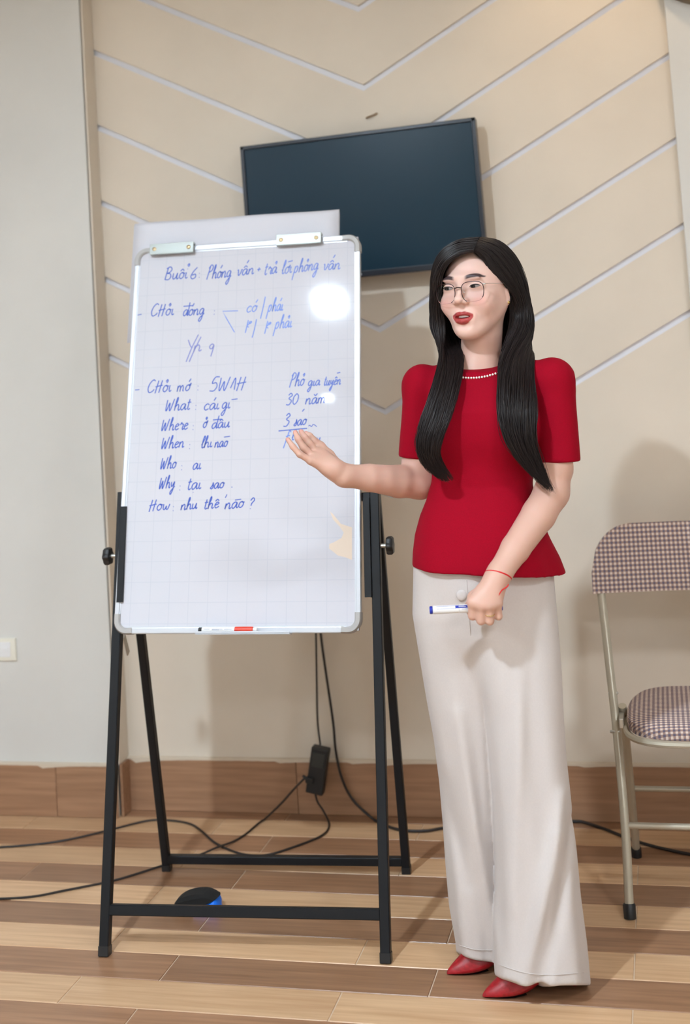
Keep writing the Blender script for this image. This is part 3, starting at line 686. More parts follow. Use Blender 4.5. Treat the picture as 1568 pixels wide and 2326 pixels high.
class Field:
    def __init__(s, xs, ys, zs):
        s.xs, s.ys, s.zs = [np.asarray(q, np.float32) for q in (xs, ys, zs)]; s.f = np.full((len(xs), len(ys), len(zs)), 1., np.float32)
    def blk(s, bb, m):
        sl = []
        for ax, lo, hi in zip((s.xs, s.ys, s.zs), bb[0]-m, bb[1]+m):
            i0 = max(0, np.searchsorted(ax, lo)-1); i1 = min(len(ax), np.searchsorted(ax, hi)+1); sl.append(slice(i0, max(i0+1, i1)))
        return tuple(sl), s.xs[sl[0]][:, None, None], s.ys[sl[1]][None, :, None], s.zs[sl[2]][None, None, :]
    def add(s, fn, k=.01, m=None, neg=False):
        sl, x, y, z = s.blk(fn.bb, (k*1.2+.012) if m is None else m)
        d = fn(x, y, z).astype(np.float32)
        s.f[sl] = smax(s.f[sl], -d, k) if neg else smin(s.f[sl], d, k)
    def nets(s):
        f = s.f; S = f < 0; c = np.zeros(tuple(n-1 for n in f.shape), np.int8)
        for i in (0, 1):
            for j in (0, 1):
                for k in (0, 1): c += S[i:f.shape[0]-1+i, j:f.shape[1]-1+j, k:f.shape[2]-1+k]
        act = (c > 0) & (c < 8); I, J, K = np.nonzero(act); n = len(I); idx = np.full(c.shape, -1, np.int32); idx[I, J, K] = np.arange(n)
        acc = np.zeros((n, 3)); cnt = np.zeros(n); ax = (s.xs.astype(float), s.ys.astype(float), s.zs.astype(float))
        corners = [(i, j, k) for i in (0, 1) for j in (0, 1) for k in (0, 1)]
        for a in corners:
            for d in range(3):
                if a[d]: continue
                b = list(a); b[d] = 1
                va = f[I+a[0], J+a[1], K+a[2]]; vb = f[I+b[0], J+b[1], K+b[2]]; m = (va < 0) != (vb < 0)
                t = (va/(va-vb+1e-20))[m].astype(float)
                pa = np.stack([ax[0][I+a[0]], ax[1][J+a[1]], ax[2][K+a[2]]], 1)[m]; pb = np.stack([ax[0][I+b[0]], ax[1][J+b[1]], ax[2][K+b[2]]], 1)[m]
                acc[m] += pa+(pb-pa)*t[:, None]; cnt[m] += 1
        V = acc/cnt[:, None]; Fs = []
        for d in range(3):
            sl0 = [slice(None)]*3; sl1 = [slice(None)]*3; sl0[d] = slice(0, -1); sl1[d] = slice(1, None)
            e = S[tuple(sl0)] != S[tuple(sl1)]; o = [q for q in range(3) if q != d]
            P = np.array(np.nonzero(e)); ok = (P[o[0]] > 0) & (P[o[1]] > 0) & (P[o[0]] < f.shape[o[0]]-1) & (P[o[1]] < f.shape[o[1]]-1); P = P[:, ok]
            q = []
            for a, b in ((1, 1), (0, 1), (0, 0), (1, 0)):
                T = P.copy(); T[o[0]] -= a; T[o[1]] -= b; q.append(idx[T[0], T[1], T[2]])
            q = np.stack(q, 1); flip = S[P[0], P[1], P[2]] ^ (d == 1); q[~flip] = q[~flip][:, ::-1]; Fs.append(q)
        return V, np.vstack(Fs)
def grade(*seg):
    out = [seg[0][0]]
    for a, b, h in seg:
        n = max(1, int(round((b-a)/h))); out += list(a+(b-a)*np.arange(1, n+1)/n)
    return np.array(out)
def npmesh(name, V, Q, M, parent):
    me = bpy.data.meshes.new(name); n = len(V); me.vertices.add(n); me.vertices.foreach_set('co', np.asarray(V, np.float32).ravel())
    k = len(Q); w_ = Q.shape[1]; me.loops.add(k*w_); me.loops.foreach_set('vertex_index', Q.astype(np.int32).ravel()); me.polygons.add(k)
    me.polygons.foreach_set('loop_start', np.arange(0, k*w_, w_, dtype=np.int32))
    try: me.polygons.foreach_set('loop_total', np.full(k, w_, np.int32))
    except Exception: pass
    me.update(calc_edges=True); me.validate(); me.polygons.foreach_set('use_smooth', [True]*len(me.polygons)); me.materials.append(M)
    return link(name, me, parent)
def relax(V, Q, it=2, lam=.5):
    e = np.vstack([Q[:, [0, 1]], Q[:, [1, 2]], Q[:, [2, 3]], Q[:, [3, 0]]]); V = V.copy()
    for _ in range(it):
        s_ = np.zeros_like(V); c = np.zeros(len(V))
        for a, b in ((0, 1), (1, 0)):
            for d in range(3): s_[:, d] += np.bincount(e[:, a], V[e[:, b], d], len(V))
            c += np.bincount(e[:, a], minlength=len(V))
        V += lam*(s_/np.maximum(c, 1)[:, None]-V)
    return V

# ---- head frame
HC = L3(1086, 652, 0.); HYAW = math.radians(32); HP = math.radians(2)
ch_, sh_ = math.cos(-HYAW), math.sin(-HYAW)
HR = np.array([[ch_, -sh_, 0], [sh_, ch_, 0], [0, 0, 1]]) @ np.array([[1, 0, 0], [0, math.cos(HP), -math.sin(HP)], [0, math.sin(HP), math.cos(HP)]])
def h2p(p): return HC+HR@np.asarray(p, float)
def h2pa(P): return HC+np.asarray(P)@HR.T
def H(fn):
    c = (fn.bb[0]+fn.bb[1])/2; h = (fn.bb[1]-fn.bb[0])/2
    def f(x, y, z):
        dx, dy, dz = x-HC[0], y-HC[1], z-HC[2]
        return fn(HR[0, 0]*dx+HR[1, 0]*dy+HR[2, 0]*dz, HR[0, 1]*dx+HR[1, 1]*dy+HR[2, 1]*dz, HR[0, 2]*dx+HR[1, 2]*dy+HR[2, 2]*dz)
    e = np.abs(HR)@h; cc = h2p(c); f.bb = (cc-e, cc+e); return f
EX = .0335
body = Field(grade((-.55, -.36, .0021), (-.36, -.125, .004), (-.125, .115, .0015), (.115, .21, .003)),
             grade((-.27, -.12, .002), (-.12, .06, .0016), (.06, .17, .004)),
             grade((.0, .77, .012), (.77, .90, .002), (.90, 1.07, .005), (1.07, 1.25, .0021), (1.25, 1.385, .004), (1.385, 1.68, .0014)))
A_ = body.add
# torso, pelvis and legs inside the clothes
A_(ell((.025, .01, 1.20), (.092, .072, .20)), .03); A_(ell((.03, .0, .99), (.095, .070, .14)), .04); A_(ell((.02, .0, .86), (.125, .078, .12)), .04)
A_(cap(L3(1040, 905, .03), L3(1180, 895, -.02), .036, .036), .03)
for hx, kx, kp, ax_, hy in ((.075, .075, (1190, 1750), (1235, 2200), -.03), (-.06, -.04, (1080, 1750), (1098, 2150), .04)):
    kn = L3(*kp, hy*1.4); an = L3(*ax_, hy*1.6)
    A_(cap((hx, hy, .84), kn, .075, .045), .03); A_(cap(kn, an, .045, .028), .02)
# head
def HA(fn, k, neg=False): body.add(H(fn), k, neg=neg)
HA(ell((0, .012, .020), (.0735, .092, .084)), .02)
HA(ell((0, -.026, -.028), (.0650, .0635, .079)), .035)
HA(cap((-.009, -.066, -.096), (.009, -.066, -.096), .016, .016), .03)
HA(ell((0, -.078, -.101), (.016, .0135, .0145)), .026)
for s in (-1, 1):
    HA(cap((s*.047, .000, -.040), (s*.022, -.052, -.085), .012, .012), .04)
    HA(ell((s*.041, -.066, -.036), (.021, .019, .020)), .030)
    HA(ell((s*.026, -.0845, .020), (.022, .006, .007)), .018)
    HA(ell((s*EX, -.1065, .000), (.022, .0185, .0115)), .020, True)
    HA(ell((s*EX, -.0735, -.0005), (.0190, .0142, .0125)), .006)
    HA(ell((s*EX, -.0885, .0052), (.0155, .0022, .0014)), .0015, True)
# nose
HA(cap((0, -.0865, .006), (0, -.104, -.026), .0052, .0078), .014)
HA(ell((0, -.1065, -.0275), (.0095, .0085, .0080)), .007)
for s in (-1, 1):
    HA(ell((s*.0130, -.0960, -.0320), (.0074, .0088, .0070)), .006)
    HA(ell((s*.0070, -.1015, -.0402), (.0048, .0064, .0046)), .0012, True)
# mouth
MZ = -.0660
HA(ell((0, -.084, MZ-.002), (.026, .0085, .019)), .016)
for s in (-1, 1):
    HA(cap((0, -.0955, MZ+.0062), (s*.011, -.0935, MZ+.0064), .0042, .0044), .004)
    HA(cap((s*.011, -.0935, MZ+.0064), (s*.0255, -.083, MZ-.0005), .0044, .0014), .004)
    HA(cap((0, -.0945, MZ-.0105), (s*.012, -.0915, MZ-.0088), .0064, .0056), .004)
    HA(cap((s*.012, -.0915, MZ-.0088), (s*.0255, -.083, MZ-.0010), .0052, .0012), .004)
HA(ell((0, -.0955, MZ-.0010), (.0185, .0120, .0034)), .0016, True)
HA(cap((-.0245, -.0868, MZ-.0006), (0, -.0985, MZ-.001), .0013, .002), .001, True)
HA(cap((.0245, -.0868, MZ-.0006), (0, -.0985, MZ-.001), .0013, .002), .001, True)
HA(ell((0, -.0975, MZ+.0165), (.0022, .003, .006)), .005, True)
HA(ell((0, -.0935, MZ-.0215), (.013, .003, .004)), .010, True)
# ears
for s in (-1, 1):
    HA(ell((s*.0735, .006, -.012), (.0065, .016, .027)), .006)
    HA(ell((s*.0720, .000, -.038), (.0052, .0075, .0095)), .006)
    HA(ell((s*.0810, .005, -.010), (.0040, .008, .015)), .004, True)
# neck
NB = L3(1090, 850, .02)
A_(cap(h2p((0, .018, -.055)), NB, .048, .047), .022)
A_(cap(NB, NB+np.array([0, .01, -.07]), .048, .075), .02)
# ---- right arm (towards the board) and its open hand
def chain(P, R, k=.02):
    for i in range(len(P)-1): A_(cap(P[i], P[i+1], R[i], R[i+1]), k if i else min(.03, k*2.5))
sR, eR, wR = L3(958, 880, .075), L3(954, 1096, .06), L3(782, 1080, -.045)
chain([sR, L3(952, 960, .072), L3(950, 1050, .066), eR], [.036, .035, .0345, .0355])
mid = eR+(wR-eR)*.28+np.array([0, 0, -.002])
chain([eR, mid, eR+(wR-eR)*.68, wR], [.0375, .0375, .0310, .0240], .006)
hk_ = lambda x, y, d: L3(x, y, d)
A_(cap(wR, hk_(757, 1064, -.052), .0215, .0200), .02)
MC = [hk_(706, 1046, -.075), hk_(712, 1037, -.058), hk_(719, 1028, -.040), hk_(727, 1021, -.022)]
for q, rr in zip(MC, (.0105, .0115, .0120, .0120)): A_(cap(hk_(762, 1068, -.052), q, .0165, rr), .014)
A_(ell(hk_(752, 1062, -.062), (.021, .016, .015)), .016)
FG = [[(706, 1046, -.075), (681, 1032, -.083), (665, 1014, -.083), (654, 998, -.080)],
      [(712, 1037, -.058), (689, 1016, -.065), (678, 998, -.066), (671, 982, -.064)],
      [(719, 1028, -.040), (702, 1006, -.045), (692, 993, -.046), (684, 980, -.044)],
      [(727, 1021, -.022), (713, 1001, -.025), (704, 990, -.026), (695, 984, -.024)]]
NAILS = []
for f_, r0 in zip(FG, (.0078, .0084, .0086, .0084)):
    P = [hk_(*q) for q in f_]
    chain2 = [(r0*1.05, r0*.95), (r0*.95, r0*.86), (r0*.86, r0*.66)]
    for i in range(3): A_(cap(P[i], P[i+1], *chain2[i]), .0035)
    NAILS.append((P[2], P[3]))
P = [hk_(768, 1062, -.030), hk_(748, 1034, -.020), hk_(728, 1013, -.016), hk_(713, 1000, -.018)]
for i, (a, b) in enumerate(((.016, .0115), (.0110, .0095), (.0095, .0070))): A_(cap(P[i], P[i+1], a, b), .008)
# ---- left arm (hanging across the body) and the fist round the marker
sL, eL, wL = L3(1256, 880, -.060), L3(1254, 1118, -.075), L3(1134, 1304, -.175)
chain([sL, L3(1265, 970, -.064), L3(1266, 1055, -.070), eL], [.036, .035, .0345, .0365])
mid = eL+(wL-eL)*.28+np.array([.003, 0, 0])
chain([eL, mid, eL+(wL-eL)*.7, wL], [.0375, .0375, .0315, .0255], .006)
MKp0, MKp1 = L3(976, 1386, -.178), L3(1142, 1378, -.186)
mka = (MKp1-MKp0)/np.linalg.norm(MKp1-MKp0)
KN = [L3(1074, 1368, -.203), L3(1093, 1374, -.209), L3(1112, 1375, -.209), L3(1130, 1369, -.204)]
A_(cap(wL, L3(1124, 1325, -.182), .0240, .0240), .015)
for q, rr in zip(KN, (.0125, .0130, .0125, .0120)): A_(cap(L3(1124, 1322, -.184), q, .0180, rr), .014)
A_(ell(L3(1108, 1352, -.190), (.030, .015, .026)), .012)
rk = (.0092, .0096, .0092, .0084)
for i, q in enumerate(KN):
    # proximal phalanx down over the marker, then back under it and up into the palm
    dx = (-.002, -.002, -.001, .001)[i]
    pip = q+np.array([dx, .006, -.0335+(.004 if i in (0, 3) else 0)]); dip = pip+np.array([.002, .0235, -.001]); tip = dip+np.array([.003, .006, .016])
    A_(cap(q, pip, rk[i]*1.10, rk[i]*1.0), .005); A_(cap(pip, dip, rk[i]*1.0, rk[i]*.9), .003); A_(cap(dip, tip, rk[i]*.9, rk[i]*.7), .0025)
    if i == 2: RINGP = q+(pip-q)*.62
    if i == 1: RINGQ = pip
TH_ = [L3(1105, 1335, -.178), L3(1076, 1356, -.176), L3(1066, 1380, -.165), L3(1074, 1400, -.158)]
for i, (a, b) in enumerate(((.0150, .0125), (.0115, .0100), (.0100, .0080))): A_(cap(TH_[i], TH_[i+1], a, b), .006)
V, Q = body.nets(); V = relax(V, Q, 1, .45)
# colour that belongs to the skin itself: lips, brows, scalp under the hair, blush
hl = (V-HC)@HR
X, Y_, Z_ = hl.T; ax_ = np.abs(X); isH = (Z_ > -.135) & (Y_ > -.2)
def sstep(a, b, t): t = np.clip((t-a)/(b-a), 0, 1); return t*t*(3-2*t)
skin = np.array(lin((208, 166, 148))); face = np.array(lin((222, 184, 170))); colr = np.tile(skin, (len(V), 1))
fm = sstep(-.14, -.10, Z_)*(Y_ < .02)*isH; colr += (face-colr)*fm[:, None]
bl = np.exp(-(((ax_-.043)/.018)**2+((Z_+.033)/.016)**2))*(Y_ < -.03)*.35; colr += (np.array(lin((232, 150, 142)))-colr)*bl[:, None]
uz = MZ+.0118-.0085*(ax_/.0265)**2-.0016*np.exp(-(X/.004)**2); lz = MZ-.0185+.0175*(ax_/.0265)**2.2
lip = sstep(-.0014, .0010, uz-Z_)*sstep(-.0014, .0010, Z_-lz)*sstep(.0270, .0245, ax_)*(Y_ < -.07); colr += (np.where((Z_ > MZ)[:, None], np.array(lin((158, 54, 54))), np.array(lin((172, 64, 63))))-colr)*np.clip(lip, 0, 1)[:, None]
bz = .0215+.0035*np.sin(np.clip((ax_-.014)/.034, 0, 1)*math.pi*.85)-.002*sstep(.04, .052, ax_)
bw_ = .0041*(1-.65*sstep(.036, .052, ax_)); br = sstep(-.0012, .0008, bw_-np.abs(Z_-bz))*sstep(.0105, .0205, ax_)*sstep(.054, .050, ax_)*(Y_ < -.04)
colr += (np.array(lin((44, 28, 34)))-colr)*np.clip(br*.96, 0, 1)[:, None]
hz = .084-.95*np.clip(ax_-.014, 0, 1)   # hair line falling to the temples
scalp = sstep(-.004, .004, np.where(Y_ < -.02, Z_-np.maximum(hz, .0), Z_+.05))*isH*((Y_ > .0) | (Z_ > .02)); colr += (np.array((.012, .010, .011))-colr)*np.clip(scalp, 0, 1)[:, None]
for a, b in NAILS:
    dd = np.linalg.norm(V-(b+(b-a)*.10), axis=1); colr += (np.array(lin((214, 150, 140)))-colr)*(sstep(.0075, .005, dd)*.6)[:, None]
M_skin = mat('skin', (.7, .5, .4), .46, spec=.4, Subsurface_Weight=.12, Subsurface_Scale=.01)
at_ = nd(M_skin, 'ShaderNodeAttribute', attribute_name='skin_colour'); ln(M_skin, at_.outputs['Color'], bsdf(M_skin).inputs['Base Color'])
bo = npmesh('body', V, Q, M_skin, pe_)
ca = bo.data.color_attributes.new('skin_colour', 'FLOAT_COLOR', 'POINT')
ca.data.foreach_set('color', np.hstack([colr, np.ones((len(V), 1))]).astype(np.float32).ravel())
BODYV = V

# ---- eyes, lashes, teeth, earring
def eye_y(x, z, s):      # front of the lid ellipsoid, in head space
    q = 1-((x-s*EX)/.0190)**2-((z+.0005)/.0125)**2; return -.0735-.0142*np.sqrt(np.maximum(q, 0))
M_eye = mat('eye', (.8, .8, .8), .2, spec=.25); M_lash = mat('lash_and_liner', (.012, .008, .009), .7)
ea_ = nd(M_eye, 'ShaderNodeAttribute', attribute_name='eye_colour'); ln(M_eye, ea_.outputs['Color'], bsdf(M_eye).inputs['Base Color'])
EW = .0130
def lid_up(u): return .0041*(max(0, 1-abs(u)**2.4))**.8+.0006*u
def lid_lo(u): return -.0030*(max(0, 1-abs(u)**2.2))**.9+.0006*u
for s in (-1, 1):
    V = []; C = []; nu, nv = 36, 10
    for i in range(nu+1):
        u = -1+2*i/nu
        for j in range(nv+1):
            z = lid_lo(u)+(lid_up(u)-lid_lo(u))*j/nv; x = s*EX+s*u*EW
            V.append((x, float(eye_y(x, z, s))-.0007-.0006*(1-u*u), z-.0002))
            d = math.hypot(x-(s*EX-.0026), z-.0006); C.append((.008, .005, .005) if d < .0032 else (.018, .009, .007) if d < .0062 else (.34, .29, .28))
    Fc = np.array([(i*(nv+1)+j, i*(nv+1)+j+1, (i+1)*(nv+1)+j+1, (i+1)*(nv+1)+j) for i in range(nu) for j in range(nv)])
    if s > 0: Fc = Fc[:, ::-1]
    o = npmesh('eye', h2pa(V), Fc, M_eye, pe_); cc = o.data.color_attributes.new('eye_colour', 'FLOAT_COLOR', 'POINT')
    for i, c in enumerate(C): cc.data[i].color = (*c, 1)
    b = MB(); P = []
    for i in range(25):
        u = -1+2.12*i/24; x = s*EX+s*u*EW; z = lid_up(min(u, 1))+.0002+(.0012*max(0, u-.6)); P.append((x, float(eye_y(x, z, s))-.0011, z))
    b.tube(h2pa(P), [.0004+.0010*math.sin(math.pi*min(1, .12+.8*i/24)) for i in range(25)], 6); b.build('eyelashes', M_lash, pe_, True)
P = [(.0185*u, -.0918+.0055*u*u*1.6, 0) for u in np.linspace(-1, 1, 17)]
V = [(x, y, MZ+.0032-.0012*abs(x)/.0185) for x, y, z in P]+[(x, y+.0004, MZ-.0022+.0016*(x/.0185)**2) for x, y, z in P]
mesh('teeth', h2pa(V), [(i, i+1, 17+i+1, 17+i) for i in range(16)], mat('teeth', lin((246, 240, 238)), .2), pe_, True)
V = h2p((.0765, -.004, -.042)); MB().lathe([(.001, -.0015), (.0032, -.0008), (.0036, .0006), (.002, .002)], V, HR@np.array([1, -.4, 0]), n=14).build('earring', mat('gold', (.78, .55, .22), .25, 1.), pe_, True)

# ---- red top
def edge(pts, dy=0.):
    A = np.array([L3(x, y, dy) for x, y in pts]); o = np.argsort(A[:, 2]); A = A[o]
    return lambda z: np.interp(z, A[:, 2], A[:, 0])
TYAW = math.radians(-17); ct, st2 = math.cos(TYAW), math.sin(TYAW)
tl = edge([(1000, 840), (985, 880), (982, 940), (981, 1000), (984, 1060), (983, 1095), (972, 1135), (957, 1172), (945, 1215), (940, 1255), (937, 1330)])
tr = edge([(1180, 830), (1208, 880), (1215, 940), (1216, 1000), (1212, 1060), (1208, 1095), (1212, 1130), (1224, 1172), (1244, 1220), (1264, 1260), (1290, 1330)])
zW = L3(1090, 1100, 0)[2]; zH = L3(1090, 1306, -.12)[2]; zS = L3(1090, 850, 0)[2]; zBst = L3(1090, 960, 0)[2]
def halfdepth(z): return np.interp(z, [zH-.03, zH+.02, zH+.10, zW, zW+.10, zBst+.03, zS-.03, zS+.06], [.140, .132, .112, .088, .102, .108, .082, .048])
def torso(x, y, z):
    zz = np.asarray(z, float); l, r = tl(zz), tr(zz); c, a = (l+r)/2, (r-l)/2; b = halfdepth(zz)
    px, py = x-c, y-.0
    # silhouette half width a is kept while the section is turned by the torso yaw
    aa = np.sqrt(np.maximum(a*a-(b*st2)**2, .0036))/ct
    u = ct*px+st2*py; v = -st2*px+ct*py
    th = np.arctan2(v/b, u/aa); fl_ = np.clip((zW-zz)/(zW-zH), 0, 1)
    rip = 1+fl_*.022*np.sin(5*th+.6)+fl_*.012*np.sin(9*th+2.)
    q = (np.abs(u/(aa*rip))**2.3+np.abs(v/(b*rip))**2.3)**(1/2.3)
    return (q-1)*np.minimum(aa, b)*.85
torso.bb = (np.array([-.25, -.2, zH-.03]), np.array([.25, .2, zS+.02]))
def T2(u, v, z): return np.array([.0+ct*u-st2*v+.02, st2*u+ct*v, z])
def cone(a, b, ra, rb, sq=1.):
    a = np.array(a, float); b = np.array(b, float); d = b-a; L2 = math.sqrt(d@d); d /= L2
    def f(x, y, z):
        px, py, pz = x-a[0], y-a[1], z-a[2]; t = px*d[0]+py*d[1]+pz*d[2]
        rr = np.sqrt(np.maximum(px*px+py*py+pz*pz-t*t, 0)); R = ra+(rb-ra)*np.clip(t/L2, 0, 1)
        return np.maximum(np.where(t < 0, np.sqrt(rr*rr+t*t)-ra, rr-R), t-L2)
    R = max(ra, rb)+.03; f.bb = (np.minimum(a, b)-R, np.maximum(a, b)+R); return f
def wave(fn, amp, fx):
    def f(x, y, z): return fn(x, y, z)+amp*fx(x, y, z)
    f.bb = fn.bb; return f
SLV = [(sR, L3(946, 1040, .066), L3(959, 878, .066), .046, .0420), (sL, L3(1272, 1050, -.068), L3(1258, 866, -.055), .050, .0470)]
hemz = zH
def top_parts():
    parts = []
    hp = [L3(939, 1288, -.01), L3(985, 1302, -.08), L3(1050, 1307, -.12), L3(1110, 1308, -.12), L3(1200, 1306, -.10), L3(1281, 1302, -.03)]
    clip = lambda x, y, z: np.maximum(torso(x, y, z), np.interp(x, [q[0] for q in hp], [q[2] for q in hp])-z)
    clip.bb = torso.bb; parts.append((clip, .01))
    for s in (-1, 1): parts.append((ell(T2(s*.066, -.066, zBst-.005), (.056, .042, .058)), .060))
    parts.append((cap(L3(1040, 868, .045), L3(972, 880, .070), .042, .040), .035))
    parts.append((cap(L3(1140, 858, -.005), L3(1238, 862, -.05), .042, .042), .035))
    parts.append((cap(NB+np.array([0, .005, -.055]), NB+np.array([0, .002, .004]), .080, .056), .03))
    for sh, he, pf, ra, rb in SLV:
        parts.append((cone(pf, he, ra*.95, rb), .012)); parts.append((ell(pf+np.array([0, 0, .002]), (.045, .046, .050)), .016))
    return parts
gx, gy, gz = np.arange(-.235, .235, .003), np.arange(-.20, .19, .003), np.arange(zH-.03, zS+.09, .003)
def build_top():
    F_ = Field(gx, gy, gz)
    for fn, k in top_parts(): F_.add(fn, k)
    # collar opening round the neck: cut by a tilted plane and hollowed
    x, y, z = F_.xs[:, None, None], F_.ys[None, :, None], F_.zs[None, None, :]
    c0 = L3(1087, 839, -.04); pl = ((z-c0[2])-(y-c0[1])*.22-(x-c0[0])*.03).astype(np.float32)
    rad = np.sqrt(((x-NB[0]))**2+(y-NB[1])**2)
    F_.f = np.where((rad < .112) & (z > zS-.03), smax(F_.f, pl, .004), F_.f)
    hole = ((np.sqrt(((x-NB[0])/.0490)**2+((y-NB[1])/.0490)**2)-1)*.049).astype(np.float32)
    F_.f = np.where((z > zS-.012) & (rad < .08), smax(F_.f, -hole, .003), F_.f)
    # soft drag folds in the cloth
    xx, yy, zz = np.broadcast_arrays(x, y, z)
    F_.f += (.0011*np.sin(38*xx+22*zz+3*np.sin(9*zz))*np.exp(-((zz-zW-.02)/.09)**2)).astype(np.float32)
    F_.f += (.0008*np.sin(60*(xx*.8+zz*.55))*np.exp(-((zz-zS+.06)/.05)**2)).astype(np.float32)
    return F_
TF = build_top(); V, Q = TF.nets(); V = relax(V, Q, 4, .5)
REDC = lin((150, 2, 30))
M_redc = mat('red_crepe', REDC, .85, spec=.12); noise_mix(M_redc, sc(REDC, .93), sc(REDC, 1.05), ns=420, detail=3, rnd=False, bump=.12)
topo = npmesh('top', V, Q, M_redc, pe_)
def field_at(F_, P):
    i = np.clip((P[:, 0]-F_.xs[0])/.003, 0, len(F_.xs)-1.01); j = np.clip((P[:, 1]-F_.ys[0])/.003, 0, len(F_.ys)-1.01); k = np.clip((P[:, 2]-F_.zs[0])/.003, 0, len(F_.zs)-1.01)
    I, J, K = i.astype(int), j.astype(int), k.astype(int); a, b, c = i-I, j-J, k-K; f = F_.f; o = 0
    for di in (0, 1):
        for dj in (0, 1):
            for dk in (0, 1): o = o+f[I+di, J+dj, K+dk]*np.where(di, a, 1-a)*np.where(dj, b, 1-b)*np.where(dk, c, 1-c)
    ins = (P[:, 0] > F_.xs[0]) & (P[:, 0] < F_.xs[-1]) & (P[:, 1] > F_.ys[0]) & (P[:, 1] < F_.ys[-1]) & (P[:, 2] > F_.zs[0]) & (P[:, 2] < F_.zs[-1])
    return np.where(ins, o, .05)
def front_of(px, py, F_=None):
    # first point of the top met along the view ray
    F_ = F_ or TF; d = ray(px, py); o_ = CP-PO; dl = np.array([d@RH, d@FH, d[2]]); ol = np.array([o_@RH, o_@FH, o_[2]])
    t = np.linspace(2.4, 3.3, 1800); P = ol+dl*t[:, None]; v = field_at(F_, P); i = np.argmax(v < 0); return P[i] if v[i] < 0 else None
M_pearl = mat('pearl', lin((238, 230, 220)), .18, spec=.7)
pme = None
for i in range(17):
    u = i/16; px_ = 1034+u*98; py_ = 853+7.5*(1-(2*u-.9)**2)-u*5; p = front_of(px_, py_)
    if p is None: continue
    if pme is None:
        b = MB().lathe([(.0004, -.0026), (.0018, -.0019), (.0026, 0), (.0018, .0019), (.0004, .0026)], n=8); o = b.build('pearl', M_pearl, topo, True); pme = o.data
    else: o = link('pearl', pme, topo)
    o.location = p+np.array([0, -.0016, 0])

# ---- cream wide-leg trousers
def legpart(lp, rp, dys, hds, zt, zb):
    le, re = edge(lp), edge(rp); zs_ = [zt, zb]
    def f(x, y, z):
        zz = np.asarray(z, float); t = np.clip((zt-zz)/(zt-zb), 0, 1); l, r = le(zz), re(zz); c, a = (l+r)/2, np.maximum((r-l)/2, .03)
        cy = dys[0]+(dys[1]-dys[0])*t; b = hds[0]+(hds[1]-hds[0])*t; u, v = x-c, y-cy; th = np.arctan2(v/b, u/a)
        q = (np.abs(u/a)**2.4+np.abs(v/b)**2.4)**(1/2.4)
        fold = t**1.2*(.050*np.sin(5*th+3.5*t+dys[1]*30)+.030*np.sin(9*th-4*t+1.))*(np.abs(np.sin(th)) > 0)*np.abs(np.sin(th))
        return (q-1-fold)*np.minimum(a, b)*.9
    f.bb = (np.array([-.27, -.2, zb-.02]), np.array([.27, .2, zt+.02])); return f
zTop = zH+.03
near = legpart([(1010, 1260), (1020, 1320), (1040, 1420), (1068, 1500), (1094, 1600), (1106, 1700), (1115, 1800), (1119, 1900), (1121, 2000), (1121, 2100), (1117, 2240)],
               [(1252, 1260), (1255, 1310), (1262, 1400), (1268, 1500), (1272, 1600), (1278, 1700), (1288, 1800), (1298, 1900), (1306, 2000), (1318, 2100), (1329, 2240)], (-.010, -.070), (.102, .098), zTop, .02)
far = legpart([(941, 1260), (940, 1310), (939, 1400), (956, 1500), (972, 1600), (990, 1700), (1003, 1800), (1012, 1900), (1019, 2000), (1028, 2100), (1044, 2190)],
              [(1190, 1260), (1185, 1320), (1165, 1420), (1150, 1500), (1145, 1600), (1142, 1700), (1142, 1800), (1143, 1900), (1144, 2000), (1146, 2100), (1146, 2190)], (.010, .090), (.098, .102), zTop, .05)
F_ = Field(np.arange(-.26, .26, .004), np.arange(-.19, .20, .004), np.arange(.0, zTop+.02, .004))
x, y, z = F_.xs[:, None, None], F_.ys[None, :, None], F_.zs[None, None, :]
def hem(rows, dref):
    px_ = np.linspace(rows[0][0]-40, rows[-1][0]+30, 40); py_ = np.interp(px_, [q[0] for q in rows], [q[1] for q in rows])
    A = np.array([L3(u, v, dref) for u, v in zip(px_, py_)]); B = np.array([L3(u, v, dref+.02) for u, v in zip(px_, py_)])
    z0 = np.interp(x, A[:, 0], A[:, 2]); k_ = np.interp(x, A[:, 0], (B[:, 2]-A[:, 2])/.02)
    return np.maximum(z0+k_*(y-dref), .004)
dN = np.maximum(near(x, y, z), hem([(1117, 2206), (1135, 2217), (1160, 2229), (1190, 2236), (1240, 2239), (1330, 2238)], -.1)-z)
dF = np.maximum(far(x, y, z), hem([(1040, 2162), (1055, 2174), (1075, 2181), (1100, 2184), (1130, 2184)], .05)-z)
kk = np.interp(F_.zs, [.60, .76], [.002, .05])[None, None, :]
d = smin(dN, dF, kk); d = np.maximum(d, z-zTop)
# fly seam, and knife creases left in the cloth near the hem
xx, yy, zz = np.broadcast_arrays(x, y, z)
d = d+.0012*np.sin(46*xx+7*zz)*np.exp(-((zz-.70)/.10)**2)
for p0, p1, amp in (((1182, 2100), (1240, 1830), .010), ((1205, 2180), (1262, 1900), -.009), ((1052, 1700), (1112, 2080), .007), ((1240, 1900), (1222, 2140), .007), ((1020, 1800), (1050, 1960), -.005), ((1168, 1500), (1150, 1900), .004)):
    a, b = L3(*p0, 0), L3(*p1, 0); dx, dz = b[0]-a[0], b[2]-a[2]; L2 = dx*dx+dz*dz
    t = np.clip(((xx-a[0])*dx+(zz-a[2])*dz)/L2, -.25, 1.25); dist = np.sqrt((xx-a[0]-t*dx)**2+(zz-a[2]-t*dz)**2)
    d = d-1.5*amp*np.exp(-(dist/.015)**2)*np.clip(1.1-np.abs(t-.5), 0, 1)*(yy < .06)
F_.f = d.astype(np.float32)
V, Q = F_.nets(); V = relax(V, Q, 2, .5); TRF = F_
